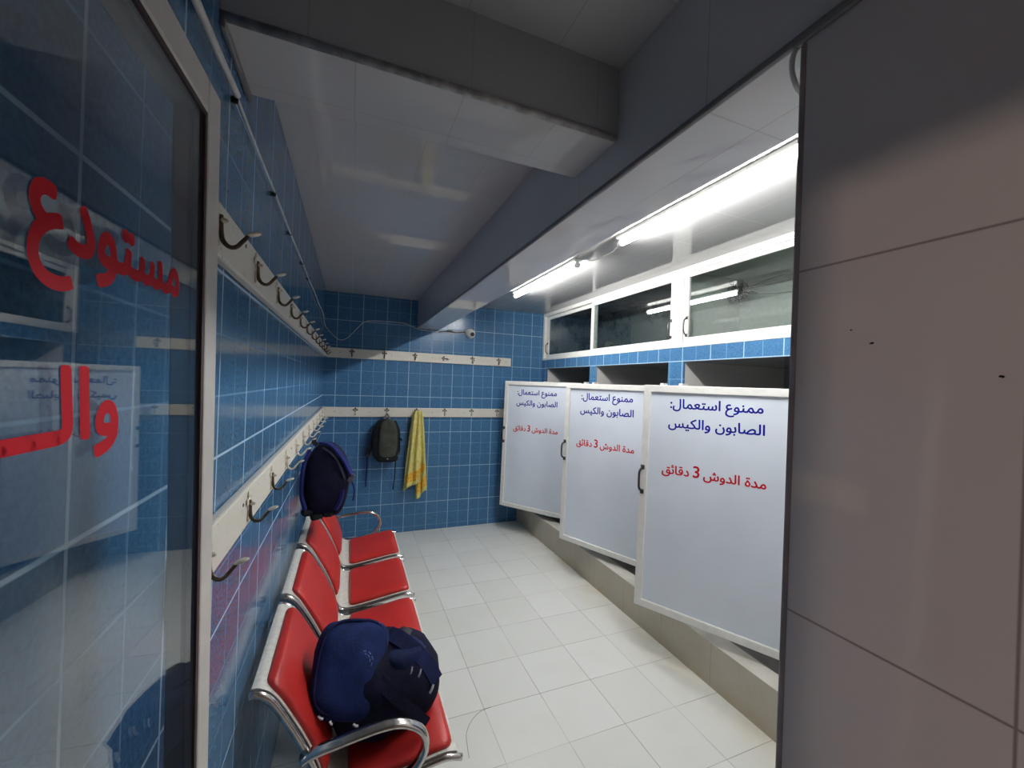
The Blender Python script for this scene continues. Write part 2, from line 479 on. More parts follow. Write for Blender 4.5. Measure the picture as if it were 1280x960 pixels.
GLYPHS = {
0: ('109,458 79,450 57,428 49,398 57,368 79,346 109,338 139,346 161,368 169,398 161,428 139,450 109,111 79,103 57,81 49,51 57,21 79,-1 109,-9 139,-1 161,21 169,51 161,81 139,103', '15,16,14 4,2,3 2,4,5 22,20,21 9,10,8 23,19,20 20,22,23 11,7,8 8,10,11 17,18,19 19,23,17 16,17,23 14,16,23 13,14,23 12,13,23 6,7,5 7,11,5 2,5,11 1,2,11 11,0,1'),
1: ('30,-1 31,15 32,33 35,51 38,69 43,89 49,110 55,131 63,153 72,176 144,148 138,130 132,112 127,95 122,79 118,63 116,48 114,34 112,20 112,6 115,-25 123,-52 138,-77 157,-99 180,-117 208,-131 240,-142 275,-148 313,-150 359,-148 399,-141 434,-129 463,-113 488,-91 508,-65 523,-34 535,3 543,45 548,91 550,144 549,201 530,714 613,714 630,180 630,136 628,93 625,52 618,12 609,-26 596,-62 580,-94 561,-124 538,-152 511,-175 480,-195 445,-211 405,-223 360,-230 310,-232 275,-230 241,-226 207,-218 175,-207 145,-193 117,-176 92,-156 71,-132 54,-105 40,-74 33,-39', '1,0,19 19,18,1 2,1,18 61,25,62 62,25,63 25,24,63 63,24,64 24,23,64 64,23,65 23,22,65 66,65,22 67,66,22 22,21,67 68,67,21 21,20,68 69,68,20 0,69,20 19,0,20 2,18,17 3,2,17 17,16,3 4,3,16 16,15,4 5,4,15 15,14,5 6,5,14 14,13,6 7,6,13 13,12,7 8,7,12 12,11,8 9,8,11 11,10,9 59,27,60 26,60,27 28,58,57 57,29,28 58,28,59 27,59,28 30,56,55 55,31,30 32,54,53 31,55,54 54,32,31 29,57,56 56,30,29 50,49,35 49,48,35 36,35,48 48,47,36 37,36,47 47,46,37 38,37,46 46,45,38 39,38,45 45,44,39 44,43,39 40,39,43 43,42,40 41,40,42 32,53,52 33,32,52 52,51,33 34,33,51 51,50,34 50,35,34 60,26,61 25,61,26'),
2: ('291,-5 242,-3 201,3 169,13 143,27 124,46 110,69 101,97 95,129 92,167 72,714 154,714 174,199 176,169 179,144 184,124 191,108 202,95 218,87 239,81 266,78 301,77 314,76 324,72 332,66 337,57 340,48 341,38 339,28 335,18 327,9 317,1 305,-3', '3,17,4 5,4,17 17,16,5 6,5,16 7,6,16 16,15,7 8,7,15 15,14,8 14,13,8 9,8,13 13,12,9 10,9,12 11,10,12 1,20,19 21,0,32 20,1,0 0,21,20 28,27,29 21,32,31 31,30,21 30,29,21 29,27,21 27,26,21 22,21,26 26,25,22 25,24,22 24,23,22 1,19,2 19,18,2 3,2,18 17,3,18'),
3: ('0,-5 10,77 27,78 42,82 55,89 65,99 76,112 87,129 98,150 111,175 126,204 142,234 158,260 175,282 191,301 207,317 223,331 238,341 253,349 267,355 281,359 294,361 306,362 327,360 347,356 365,348 382,336 398,319 414,299 429,273 445,241 461,204 476,170 490,143 502,122 515,105 528,93 542,86 556,81 571,78 588,77 601,76 611,72 619,66 624,57 627,48 628,38 626,28 622,18 614,9 604,1 592,-3 578,-5 553,-4 529,1 507,8 486,18 468,32 452,49 466,70 458,51 448,34 437,20 424,8 410,-2 395,-10 379,-15 363,-18 346,-19 324,-17 301,-13 279,-5 256,6 234,19 212,35 192,53 173,74 156,96 139,68 122,46 107,29 91,16 75,7 58,1 40,-2 21,-4 194,172 206,154 218,138 231,123 244,110 257,98 270,89 283,80 296,74 310,69 322,65 334,63 345,62 366,65 383,73 397,87 404,106 403,129 395,157 389,172 383,187 377,202 370,216 363,230 356,243 348,254 340,264 331,272 321,277 311,281 300,282 290,281 279,278 269,272 257,264 246,252 234,238 221,220 208,198 455,46', '1,0,85 84,2,85 1,85,2 2,84,83 3,2,83 83,82,3 82,81,3 4,3,81 81,80,4 87,86,77 9,77,86 10,9,86 11,10,86 86,124,11 12,11,124 4,80,79 5,4,79 79,78,5 6,5,78 7,6,78 78,77,7 8,7,77 77,9,8 120,119,16 17,16,119 69,96,70 95,70,96 22,116,115 70,95,71 94,71,95 20,117,116 21,20,116 116,22,21 71,94,72 94,93,72 73,72,93 93,92,73 17,119,118 18,17,118 118,117,18 19,18,117 117,20,19 73,92,74 92,91,74 75,74,91 91,90,75 76,75,90 90,89,76 89,88,76 77,76,88 87,77,88 12,124,123 13,12,123 123,122,13 14,13,122 122,121,14 15,14,121 121,120,15 120,16,15 98,68,67 67,99,98 64,63,100 63,62,100 99,67,66 66,65,99 65,64,99 64,100,99 109,108,29 110,109,29 29,28,110 111,110,28 112,111,28 28,27,112 113,112,27 27,26,113 25,113,26 60,58,125 57,59,60 58,60,59 54,37,55 56,55,37 37,36,56 59,57,56 56,36,59 36,35,59 35,34,59 34,33,59 52,39,53 38,53,39 40,51,50 51,40,52 39,52,40 47,46,48 40,50,49 49,48,40 48,46,40 46,45,40 41,40,45 45,44,41 44,43,41 43,42,41 53,38,54 37,54,38 100,62,61 61,58,100 101,100,58 58,59,101 102,101,59 59,33,102 103,102,33 33,32,103 104,103,32 32,31,104 105,104,31 106,105,31 31,30,106 107,106,30 108,107,30 29,108,30 68,98,69 98,97,69 96,69,97 113,25,114 25,24,114 115,114,24 24,23,115 22,115,23 58,61,125 57,60,125'),
4: ('0,-5 10,77 49,78 87,82 123,89 157,97 190,107 221,120 249,133 274,148 297,165 317,182 333,199 347,218 356,236 362,254 364,272 363,281 360,290 355,299 348,307 337,315 325,321 309,326 289,329 267,330 252,329 235,327 218,324 200,319 183,314 167,308 151,300 138,292 126,284 144,269 160,255 177,241 192,227 209,211 225,196 242,178 260,160 279,140 295,129 312,120 331,111 350,104 371,97 393,92 415,87 438,83 461,81 484,79 508,77 531,77 544,76 554,72 562,66 567,57 570,48 571,38 569,28 565,18 557,9 547,1 535,-3 521,-5 484,-4 447,0 409,6 371,14 335,24 301,38 269,53 241,71 216,92 204,107 192,121 178,136 164,151 148,166 133,181 116,195 98,209 80,223 76,227 72,233 68,241 64,250 61,259 58,268 56,277 54,284 54,289 56,300 62,312 73,325 87,339 104,352 124,366 146,378 171,389 197,398 225,405 253,410 282,411 318,409 348,403 375,394 396,382 413,367 427,351 436,332 441,314 443,294 441,265 433,236 421,207 404,178 383,151 358,125 329,101 297,78 262,58 224,39 184,24 141,12 95,2 49,-3 272,147 200,111 338,108 262,58', '1,0,129 129,2,1 94,93,95 3,128,127 4,3,127 85,84,35 35,34,85 34,33,98 99,98,33 2,129,128 128,3,2 87,86,85 85,34,87 88,87,34 89,88,34 90,89,34 91,90,34 92,91,34 93,92,34 95,93,34 96,95,34 97,96,34 34,98,97 77,7,131 30,29,102 29,103,102 41,8,42 25,105,26 124,75,125 76,125,75 7,76,75 75,8,7 8,41,7 104,27,26 26,105,104 125,76,126 5,126,76 6,5,76 77,6,76 76,7,77 79,78,7 7,41,79 41,40,79 80,79,40 40,39,80 103,29,28 28,27,103 27,104,103 126,5,127 4,127,5 80,39,81 39,38,81 82,81,38 38,37,82 83,82,37 37,36,83 84,83,36 35,84,36 99,33,32 100,99,32 32,31,100 101,100,31 31,30,101 30,102,101 44,10,43 9,43,10 122,46,45 122,45,123 44,123,45 10,44,45 45,11,10 23,107,24 106,24,107 71,48,72 47,72,48 123,73,72 122,123,72 72,47,122 46,122,132 46,132,121 45,46,121 11,45,121 21,109,22 109,108,22 23,22,108 107,23,108 69,51,70 50,70,51 54,53,68 52,68,53 55,67,66 54,68,67 67,55,54 62,61,63 55,66,65 65,64,55 64,63,55 63,61,55 61,60,55 56,55,60 60,59,56 59,58,56 58,57,56 68,52,69 51,69,52 70,50,71 50,49,71 48,71,49 11,121,120 12,11,120 120,119,12 13,12,119 119,118,13 14,13,118 15,14,118 118,117,15 16,15,117 117,116,16 17,16,116 116,115,17 18,17,115 115,114,18 114,113,18 19,18,113 113,112,19 112,111,19 20,19,111 111,110,20 21,20,110 109,21,110 73,123,74 123,75,133 8,75,123 123,44,8 44,43,8 8,43,130 42,8,130 24,106,25 105,25,106 7,78,131 43,9,130 75,124,133 6,77,131 122,47,132 74,123,133'),
5: ('0,-5 10,77 41,78 67,80 88,85 105,91 119,101 131,114 140,130 147,151 154,176 160,206 168,242 176,283 254,268 251,256 248,242 245,228 242,213 239,199 237,185 235,171 233,158 233,147 233,137 234,128 235,119 238,111 243,103 250,97 261,91 275,87 294,83 318,79 347,78 383,77 396,76 406,72 414,66 419,57 422,48 423,38 421,28 417,18 409,9 399,1 387,-3 373,-5 335,-4 303,-2 276,2 254,7 236,13 222,21 210,30 202,41 196,54 191,67 187,82 184,99 214,97 203,77 192,60 180,45 167,33 152,22 137,14 120,7 101,2 80,-1 56,-3 29,-5 267,386 254,388 242,392 232,401 223,411 219,422 217,435 219,448 223,459 232,470 242,478 254,483 267,485 280,483 291,478 302,470 310,459 314,448 316,435 314,422 310,411 302,401 291,392 280,388 130,386 117,388 105,392 95,401 86,411 82,422 80,435 82,448 86,459 95,470 105,478 117,483 130,485 143,483 154,478 165,470 173,459 177,448 179,435 177,422 173,411 165,401 154,392 143,388 193,62', '1,0,71 69,3,70 2,70,3 70,2,71 1,71,2 102,101,100 99,105,104 102,100,99 99,104,102 103,102,104 67,66,5 3,69,68 4,3,68 68,67,4 67,5,4 98,97,99 97,96,99 105,99,96 108,107,105 107,106,105 112,111,117 62,57,63 57,58,63 61,55,54 55,61,56 61,57,120 58,57,61 61,60,58 59,58,60 116,115,114 117,116,114 112,117,114 113,112,114 5,66,65 65,64,5 6,5,64 64,63,6 63,58,6 7,6,58 58,59,7 8,7,59 59,9,8 96,119,118 118,117,96 117,111,96 105,96,111 108,105,111 111,110,108 109,108,110 80,75,81 51,31,52 31,30,52 74,73,75 73,72,75 81,75,72 84,83,81 83,82,81 91,90,92 90,89,88 32,50,49 49,33,32 92,90,93 90,88,93 88,87,93 34,48,47 35,46,45 46,35,47 34,47,35 42,41,43 35,45,44 44,43,35 43,41,35 41,40,35 36,35,40 40,39,36 39,38,36 38,37,36 33,49,48 48,34,33 31,51,50 50,32,31 95,94,72 94,93,72 93,87,72 81,72,87 84,81,87 87,86,84 86,85,84 52,30,53 54,53,30 61,54,30 30,29,61 60,61,29 29,28,60 28,27,60 27,26,60 26,25,60 59,60,25 25,24,59 24,23,59 9,59,23 10,9,23 23,22,10 22,21,10 11,10,21 21,20,11 20,19,11 19,18,11 12,11,18 18,17,12 17,16,12 13,12,16 16,15,13 15,14,13 78,77,76 76,75,78 75,80,78 79,78,80 57,62,120 56,61,120'),
6: ('0,-5 10,77 30,78 47,79 62,82 75,86 86,94 96,105 104,119 113,139 121,163 129,193 139,231 149,275 224,254 215,216 212,201 209,186 206,172 204,157 202,143 202,130 204,115 210,102 221,91 237,83 260,79 290,77 309,78 325,79 339,82 351,87 361,95 371,106 379,121 386,142 393,167 400,198 407,237 414,282 490,268 488,255 486,240 483,224 480,207 478,190 476,173 474,156 472,142 472,130 473,121 475,112 479,104 484,96 493,89 505,84 520,80 539,78 563,77 582,78 598,80 614,84 627,90 638,99 647,110 653,124 657,142 658,163 656,191 650,222 641,259 628,297 615,335 601,373 682,403 691,381 699,356 707,330 714,303 720,276 726,249 730,223 733,200 734,179 733,150 729,123 722,98 713,76 702,57 688,41 672,27 654,15 634,7 612,0 588,-4 562,-5 533,-4 507,0 485,6 467,15 451,26 439,40 430,56 423,75 418,97 452,97 439,71 426,49 412,32 397,19 380,9 360,3 337,-2 310,-4 278,-5 261,-4 243,-1 225,3 206,10 190,21 175,35 163,53 155,76 150,105 180,111 168,80 154,55 139,36 121,21 102,10 80,3 56,-1 29,-4 430,56 159,64', '1,0,132 132,2,1 2,132,131 131,3,2 3,131,130 4,3,130 130,129,4 5,4,129 129,128,5 128,6,5 134,122,126 126,122,127 22,21,124 21,20,124 120,125,121 122,134,125 123,122,125 125,124,123 19,18,11 6,128,127 127,122,6 7,6,122 122,123,7 8,7,123 9,8,123 10,9,123 123,124,10 124,20,10 20,19,10 19,11,10 115,26,116 27,114,113 113,28,27 26,115,114 114,27,26 116,26,117 26,25,117 118,117,25 29,112,30 30,112,111 30,111,110 31,30,110 110,109,31 109,108,31 32,31,108 33,32,104 34,33,104 104,35,34 28,113,112 112,29,28 118,25,119 25,24,119 120,119,24 125,120,24 24,23,125 124,125,23 22,124,23 11,18,17 17,16,11 12,11,16 16,15,12 15,14,12 13,12,14 133,102,107 103,107,102 100,106,101 102,133,106 103,102,106 106,105,103 52,51,105 51,50,105 50,49,105 59,58,94 94,58,95 57,95,58 95,57,96 97,96,57 56,97,57 97,56,98 56,55,98 98,55,99 55,54,99 100,99,54 106,100,54 54,53,106 105,106,53 52,105,53 60,93,92 61,60,92 61,92,91 62,61,91 62,91,90 90,89,62 63,62,89 89,88,63 64,63,88 88,87,64 87,86,64 65,64,86 86,85,65 66,65,85 85,84,66 67,66,84 84,83,67 68,67,83 83,82,68 82,81,68 69,68,81 81,80,69 70,69,80 80,79,70 79,78,70 71,70,78 78,77,71 72,71,77 77,76,72 76,75,72 73,72,75 75,74,73 59,94,93 93,60,59 107,103,108 32,108,103 104,32,103 103,105,104 105,49,104 49,48,104 35,104,48 36,35,48 48,47,36 47,46,36 37,36,46 46,45,37 45,44,37 38,37,44 44,43,38 43,42,38 39,38,42 42,41,39 41,40,39 101,106,133 121,125,134'),
7: ('92,0 72,714 153,714 173,0', '3,2,0 1,0,2'),
8: ('343,-394 307,-393 269,-388 231,-382 193,-371 157,-357 123,-339 92,-316 65,-289 42,-257 24,-219 14,-176 10,-127 13,-80 23,-35 39,8 61,49 89,87 122,122 159,154 202,183 248,208 298,229 352,246 409,258 430,180 383,170 338,157 295,141 256,122 220,101 188,78 159,51 136,23 117,-9 103,-42 95,-77 92,-115 94,-145 99,-172 108,-196 120,-217 134,-236 151,-252 169,-266 189,-278 210,-288 232,-296 255,-302 278,-307 300,-310 322,-311 343,-312 379,-311 415,-308 451,-303 487,-295 520,-286 551,-274 577,-344 559,-352 538,-360 514,-368 487,-375 458,-381 429,-387 399,-391 371,-393 178,136 152,144 128,156 106,172 86,190 69,211 56,234 45,258 39,284 37,310 40,350 50,385 67,415 88,441 113,462 143,478 174,490 207,497 241,499 257,499 273,497 290,495 307,492 324,488 340,483 323,406 309,409 295,412 281,414 267,416 253,417 241,417 218,416 197,411 177,404 160,394 145,382 133,369 124,353 119,335 117,316 119,299 124,282 133,268 144,254 157,242 172,231 188,221 204,213 221,208 237,203 252,201 265,201 149,146 239,203', '10,9,40 40,39,10 11,10,39 39,38,11 12,11,38 38,37,12 13,12,37 37,36,13 14,13,36 36,35,14 15,14,35 35,34,15 16,15,34 19,69,68 115,114,19 44,43,6 32,31,18 31,68,18 68,69,18 69,19,121 19,114,70 103,102,83 102,84,83 6,43,7 43,42,7 8,7,42 42,41,8 9,8,41 40,9,41 16,34,33 17,16,33 33,32,17 32,18,17 70,114,71 114,113,71 72,71,113 113,112,72 73,72,112 112,111,73 74,73,111 111,110,74 75,74,110 110,109,75 76,75,109 77,76,109 109,108,77 78,77,108 108,107,78 107,106,78 79,78,106 106,105,79 80,79,105 81,80,105 105,104,81 82,81,104 104,103,82 103,83,82 99,86,100 3,47,4 46,4,47 118,117,20 116,20,117 85,101,100 100,86,85 20,68,119 21,119,120 96,89,97 88,97,89 2,49,48 120,29,28 97,88,98 87,98,88 2,48,3 47,3,48 98,87,99 86,99,87 50,1,51 67,53,52 67,52,0 51,1,0 0,52,51 27,23,22 94,93,92 92,91,94 54,66,65 65,64,54 64,55,54 24,26,25 56,63,62 62,57,56 60,59,58 57,62,61 61,60,57 60,58,57 55,64,63 63,56,55 53,67,66 66,54,53 23,27,26 26,24,23 1,50,2 49,2,50 120,28,27 27,22,120 21,120,22 94,91,95 91,90,95 96,95,90 89,96,90 4,46,5 46,45,5 6,5,45 44,6,45 68,31,30 30,29,68 19,68,20 115,19,20 20,116,115 84,102,101 101,85,84 19,70,121 118,20,122 122,20,119 18,69,121 119,21,122 29,120,68 120,119,68'),
9: ('58,-230 40,-148 79,-142 116,-134 151,-126 183,-114 212,-101 238,-84 260,-64 279,-40 294,-13 305,19 312,55 314,97 311,140 303,177 289,210 271,235 249,250 224,255 210,253 197,248 185,239 174,227 164,213 156,196 149,177 145,158 144,137 145,126 148,116 152,108 158,100 166,94 176,90 187,86 200,82 215,80 232,78 251,77 271,77 482,77 495,76 505,72 513,66 518,57 521,48 522,38 520,28 516,18 508,9 498,1 486,-3 472,-5 233,-5 204,-4 176,1 150,8 126,18 105,32 88,49 74,69 67,93 64,121 65,149 70,175 77,202 87,226 99,249 113,271 128,289 146,306 166,319 186,329 209,335 232,337 262,334 289,325 314,310 336,289 355,262 371,229 383,189 390,143 392,91 388,32 375,-22 355,-70 325,-111 288,-147 243,-177 189,-201 127,-218 313,77 297,-5 391,77 379,-5', '1,0,2 2,0,92 92,3,2 62,61,30 30,29,62 63,62,29 29,28,63 64,63,28 28,27,64 65,64,27 55,36,56 35,56,36 20,74,73 91,5,4 56,35,57 34,57,35 21,20,72 20,73,72 91,4,92 3,92,4 57,34,58 34,33,58 59,58,33 33,32,59 60,59,32 32,31,60 61,60,31 30,61,31 65,27,26 66,65,26 26,25,66 67,66,25 68,67,25 25,24,68 69,68,24 24,23,69 70,69,23 23,22,70 71,70,22 22,21,71 21,72,71 38,54,39 18,76,19 75,19,76 11,12,40 12,93,40 8,7,89 94,11,54 11,40,54 39,54,40 76,18,77 11,94,85 41,52,51 51,50,41 48,47,49 41,50,49 49,47,41 47,46,41 42,41,46 46,45,42 45,44,42 43,42,44 52,41,53 85,53,41 8,89,88 9,8,88 88,87,9 10,9,87 87,86,10 12,11,85 93,12,85 84,83,13 14,13,83 83,82,14 15,14,82 82,81,15 16,15,81 81,80,16 17,16,80 80,79,17 79,78,17 18,17,78 77,18,78 5,91,90 6,5,90 90,89,6 89,7,6 54,38,55 38,37,55 36,55,37 74,20,19 19,75,74 84,13,93 93,95,84 95,93,85 10,86,94 96,94,86 94,96,85 85,41,95 53,85,96'),
10: ('0,-5 10,77 36,78 58,80 76,85 91,91 103,101 113,114 120,130 128,151 134,176 140,206 148,242 156,283 234,268 231,256 228,242 225,228 222,213 219,199 217,185 215,171 213,158 213,147 214,134 217,122 222,111 230,101 243,93 261,86 285,81 315,78 353,77 366,76 376,72 384,66 389,57 392,48 393,38 391,28 387,18 379,9 369,1 357,-3 343,-5 303,-4 269,0 241,7 219,16 201,27 187,42 177,58 169,78 164,99 194,97 183,77 172,60 160,45 147,33 133,22 119,14 104,7 87,2 68,-1 48,-3 25,-5 156,386 143,388 131,392 121,401 112,411 108,422 106,435 108,448 112,459 121,470 131,478 143,483 156,485 169,483 180,478 191,470 199,459 203,448 205,435 203,422 199,411 191,401 180,392 169,388 175,64', '2,65,64 1,0,65 65,2,1 3,63,62 4,3,62 63,3,64 2,64,3 71,70,72 69,75,74 72,70,69 69,74,72 73,72,74 4,62,61 61,60,4 5,4,60 55,52,90 56,52,57 52,55,53 66,89,88 79,78,80 5,60,59 59,58,5 6,5,58 58,57,6 57,52,6 52,53,6 7,6,53 8,7,53 53,9,8 68,67,69 67,66,69 75,69,66 78,77,75 77,76,75 84,83,82 85,84,86 87,86,84 84,82,87 81,87,82 26,25,54 25,24,54 29,46,30 31,45,44 30,46,45 45,31,30 46,29,47 32,43,42 42,41,32 39,38,40 32,41,40 40,38,32 38,37,32 33,32,37 37,36,33 36,35,33 34,33,35 43,32,44 31,44,32 47,29,48 29,28,48 49,48,28 50,49,28 26,54,27 55,51,50 50,28,55 28,27,55 27,54,55 53,55,54 54,24,53 24,23,53 9,53,23 10,9,23 23,22,10 22,21,10 11,10,21 21,20,11 20,19,11 19,18,11 12,11,18 18,17,12 17,16,12 13,12,16 16,15,13 15,14,13 66,88,87 87,81,66 75,66,81 78,75,81 80,78,81 52,56,90 51,55,90'),
11: ('0,-5 10,77 28,78 43,82 57,89 70,99 82,112 94,129 106,150 119,175 133,204 152,243 171,276 191,301 210,321 229,336 248,346 266,353 285,357 304,358 326,356 347,350 367,341 386,328 403,312 418,294 432,274 443,253 453,231 459,208 464,185 465,162 463,125 456,93 444,67 429,45 411,28 391,16 369,7 346,2 323,0 300,1 274,5 244,12 208,24 168,44 121,73 160,136 192,118 221,103 249,94 273,87 295,83 314,82 332,83 347,86 360,91 370,97 379,105 385,115 389,126 392,138 393,151 391,170 387,190 379,209 369,227 357,243 344,257 329,268 314,274 298,276 286,275 274,272 263,266 252,257 240,245 228,229 215,208 202,182 187,151 171,118 156,89 142,66 127,46 113,31 98,19 83,10 68,4 53,-1 36,-3 19,-5 176,127 139,62', '2,91,90 1,0,91 91,2,1 3,89,88 2,90,89 89,3,2 83,82,46 84,46,85 46,82,47 3,88,87 4,3,87 87,86,4 86,85,4 85,46,4 5,4,46 6,5,46 46,7,6 47,81,92 42,51,43 51,50,43 43,50,44 50,49,44 45,44,49 77,76,12 13,12,76 76,75,13 14,13,75 75,74,14 74,15,14 83,46,93 82,83,45 45,49,82 49,48,82 48,81,82 81,47,82 8,7,47 9,8,47 47,80,9 10,9,80 80,79,10 11,10,79 79,78,11 78,77,11 77,12,11 72,71,18 40,53,41 19,70,20 41,53,52 70,19,71 18,71,19 39,55,54 55,39,38 21,69,22 39,54,40 53,40,54 69,21,70 20,70,21 35,34,58 59,58,34 34,33,59 60,59,33 33,32,60 61,60,32 62,61,32 32,31,62 63,62,31 31,30,63 64,63,30 30,29,64 29,28,64 65,64,28 28,27,65 55,38,37 56,55,37 37,36,56 57,56,36 36,35,57 35,58,57 65,27,66 27,26,66 67,66,26 26,25,67 25,24,67 68,67,24 24,23,68 69,68,23 22,69,23 41,52,42 51,42,52 15,74,73 16,15,73 73,72,16 17,16,72 72,18,17 46,84,93 7,46,47 80,47,92 81,48,92 45,83,93'),
12: ('313,-232 276,-230 240,-225 205,-217 172,-205 142,-189 115,-171 90,-150 69,-125 53,-99 40,-69 33,-36 30,-1 31,15 32,33 35,51 38,69 43,89 49,110 55,131 63,153 72,176 144,148 138,130 132,112 127,95 122,79 118,63 116,48 114,34 112,20 112,6 115,-26 124,-55 140,-80 160,-101 185,-119 214,-133 246,-142 280,-148 316,-150 359,-148 397,-143 430,-135 459,-123 483,-109 503,-94 519,-76 532,-57 542,-37 548,-16 552,5 553,26 552,55 550,82 547,109 542,135 536,160 530,186 522,211 515,236 507,262 588,284 598,250 605,222 611,202 614,186 618,172 621,160 629,138 637,119 647,106 657,95 668,87 681,83 694,79 709,78 725,77 738,78 750,79 761,82 771,87 780,95 790,106 798,121 806,142 814,167 820,198 827,237 833,282 909,268 907,255 905,240 902,224 899,207 897,190 895,173 893,156 891,142 891,130 892,121 894,112 898,104 903,96 912,89 924,84 939,80 958,78 982,77 1012,79 1036,86 1055,98 1067,114 1074,136 1077,162 1077,178 1077,194 1076,211 1075,228 1074,247 1073,268 1071,290 1068,314 1065,340 1138,345 1142,294 1147,250 1152,212 1157,180 1165,153 1174,131 1184,113 1198,99 1213,89 1231,82 1253,78 1279,77 1292,76 1302,72 1310,66 1315,57 1318,48 1319,38 1317,28 1313,18 1305,9 1295,1 1283,-3 1269,-5 1240,-3 1215,2 1192,11 1171,23 1154,37 1140,55 1128,73 1119,93 1113,114 1131,108 1122,80 1111,57 1097,39 1080,24 1061,13 1041,5 1019,-1 997,-4 973,-5 945,-4 921,0 901,6 884,15 869,26 858,40 848,56 842,75 837,97 871,97 860,75 848,55 835,39 821,25 805,14 788,6 768,0 745,-4 720,-5 700,-4 683,-1 667,4 653,10 641,17 631,26 622,35 614,45 608,57 603,68 599,80 596,92 637,41 633,8 626,-25 617,-58 603,-89 586,-118 564,-146 537,-170 505,-191 467,-209 423,-222 371,-229 1123,84 848,56 635,22', '10,9,33 33,32,10 11,10,32 12,11,32 32,31,12 13,12,31 31,30,13 14,13,30 30,29,14 15,14,29 29,28,15 16,15,28 28,27,16 17,16,27 27,26,17 18,17,26 26,25,18 19,18,25 25,24,19 20,19,24 1,39,2 38,2,39 2,38,3 37,3,38 3,37,4 37,36,4 5,4,36 40,0,41 42,210,209 41,0,210 210,42,41 44,43,208 44,208,207 207,45,44 208,43,209 42,209,43 0,40,1 39,1,40 5,36,6 36,35,6 7,6,35 35,34,7 8,7,34 9,8,34 33,9,34 20,24,23 21,20,23 23,22,21 53,52,195 195,196,53 196,197,53 205,204,47 48,47,204 204,203,48 49,48,203 53,197,54 197,198,54 55,54,198 56,55,198 65,64,58 59,58,64 64,63,59 60,59,63 63,62,60 192,200,213 192,213,199 200,192,193 192,199,193 194,193,199 77,186,185 185,78,77 76,187,186 186,77,76 187,76,188 76,75,188 189,188,75 74,189,75 199,191,190 190,189,199 189,74,199 74,73,199 73,72,199 49,203,202 50,49,202 202,201,50 51,50,201 201,200,51 200,193,51 52,51,193 193,194,52 195,52,194 194,199,195 196,195,199 71,70,198 70,69,198 56,198,69 69,68,56 68,67,56 57,56,67 67,66,57 58,57,66 65,58,66 45,207,206 46,45,206 206,205,46 205,47,46 60,62,61 80,79,184 80,184,183 80,183,182 81,80,182 182,181,81 179,175,180 174,212,178 178,173,172 212,174,179 175,179,174 174,178,175 176,175,178 178,177,176 177,99,176 81,181,180 82,81,180 180,175,82 175,176,82 83,82,176 84,83,176 85,84,176 168,107,106 168,106,169 108,167,166 109,165,164 164,110,109 165,109,166 108,166,109 107,168,167 167,108,107 169,106,170 106,105,170 170,105,171 105,104,171 172,171,104 178,172,104 104,103,178 177,178,103 103,102,177 102,101,177 101,100,177 99,177,100 176,99,98 85,176,98 86,85,98 98,97,86 97,96,86 87,86,96 96,95,87 95,94,87 88,87,94 94,93,88 93,92,88 92,91,88 89,88,91 91,90,89 158,156,211 156,160,159 157,156,158 161,160,111 160,156,111 112,111,156 156,157,112 113,112,157 157,114,113 119,118,126 120,119,126 126,125,120 121,120,125 122,121,125 125,124,122 123,122,124 150,134,151 134,133,151 151,133,152 153,152,133 133,132,153 135,148,136 136,148,147 147,146,136 143,142,144 136,146,145 145,144,136 144,142,136 142,141,136 137,136,141 141,140,137 140,139,137 138,137,139 148,135,149 150,149,135 134,150,135 153,132,154 132,131,154 155,154,131 158,155,131 131,130,158 130,129,158 157,158,129 129,128,157 114,157,128 115,114,128 116,115,128 128,127,116 117,116,127 118,117,127 126,118,127 110,164,163 163,162,110 162,161,110 161,111,110 184,79,185 78,185,79 156,159,211 155,158,211 173,178,212 72,71,198 199,72,198 198,197,199 197,196,199 191,199,213'),
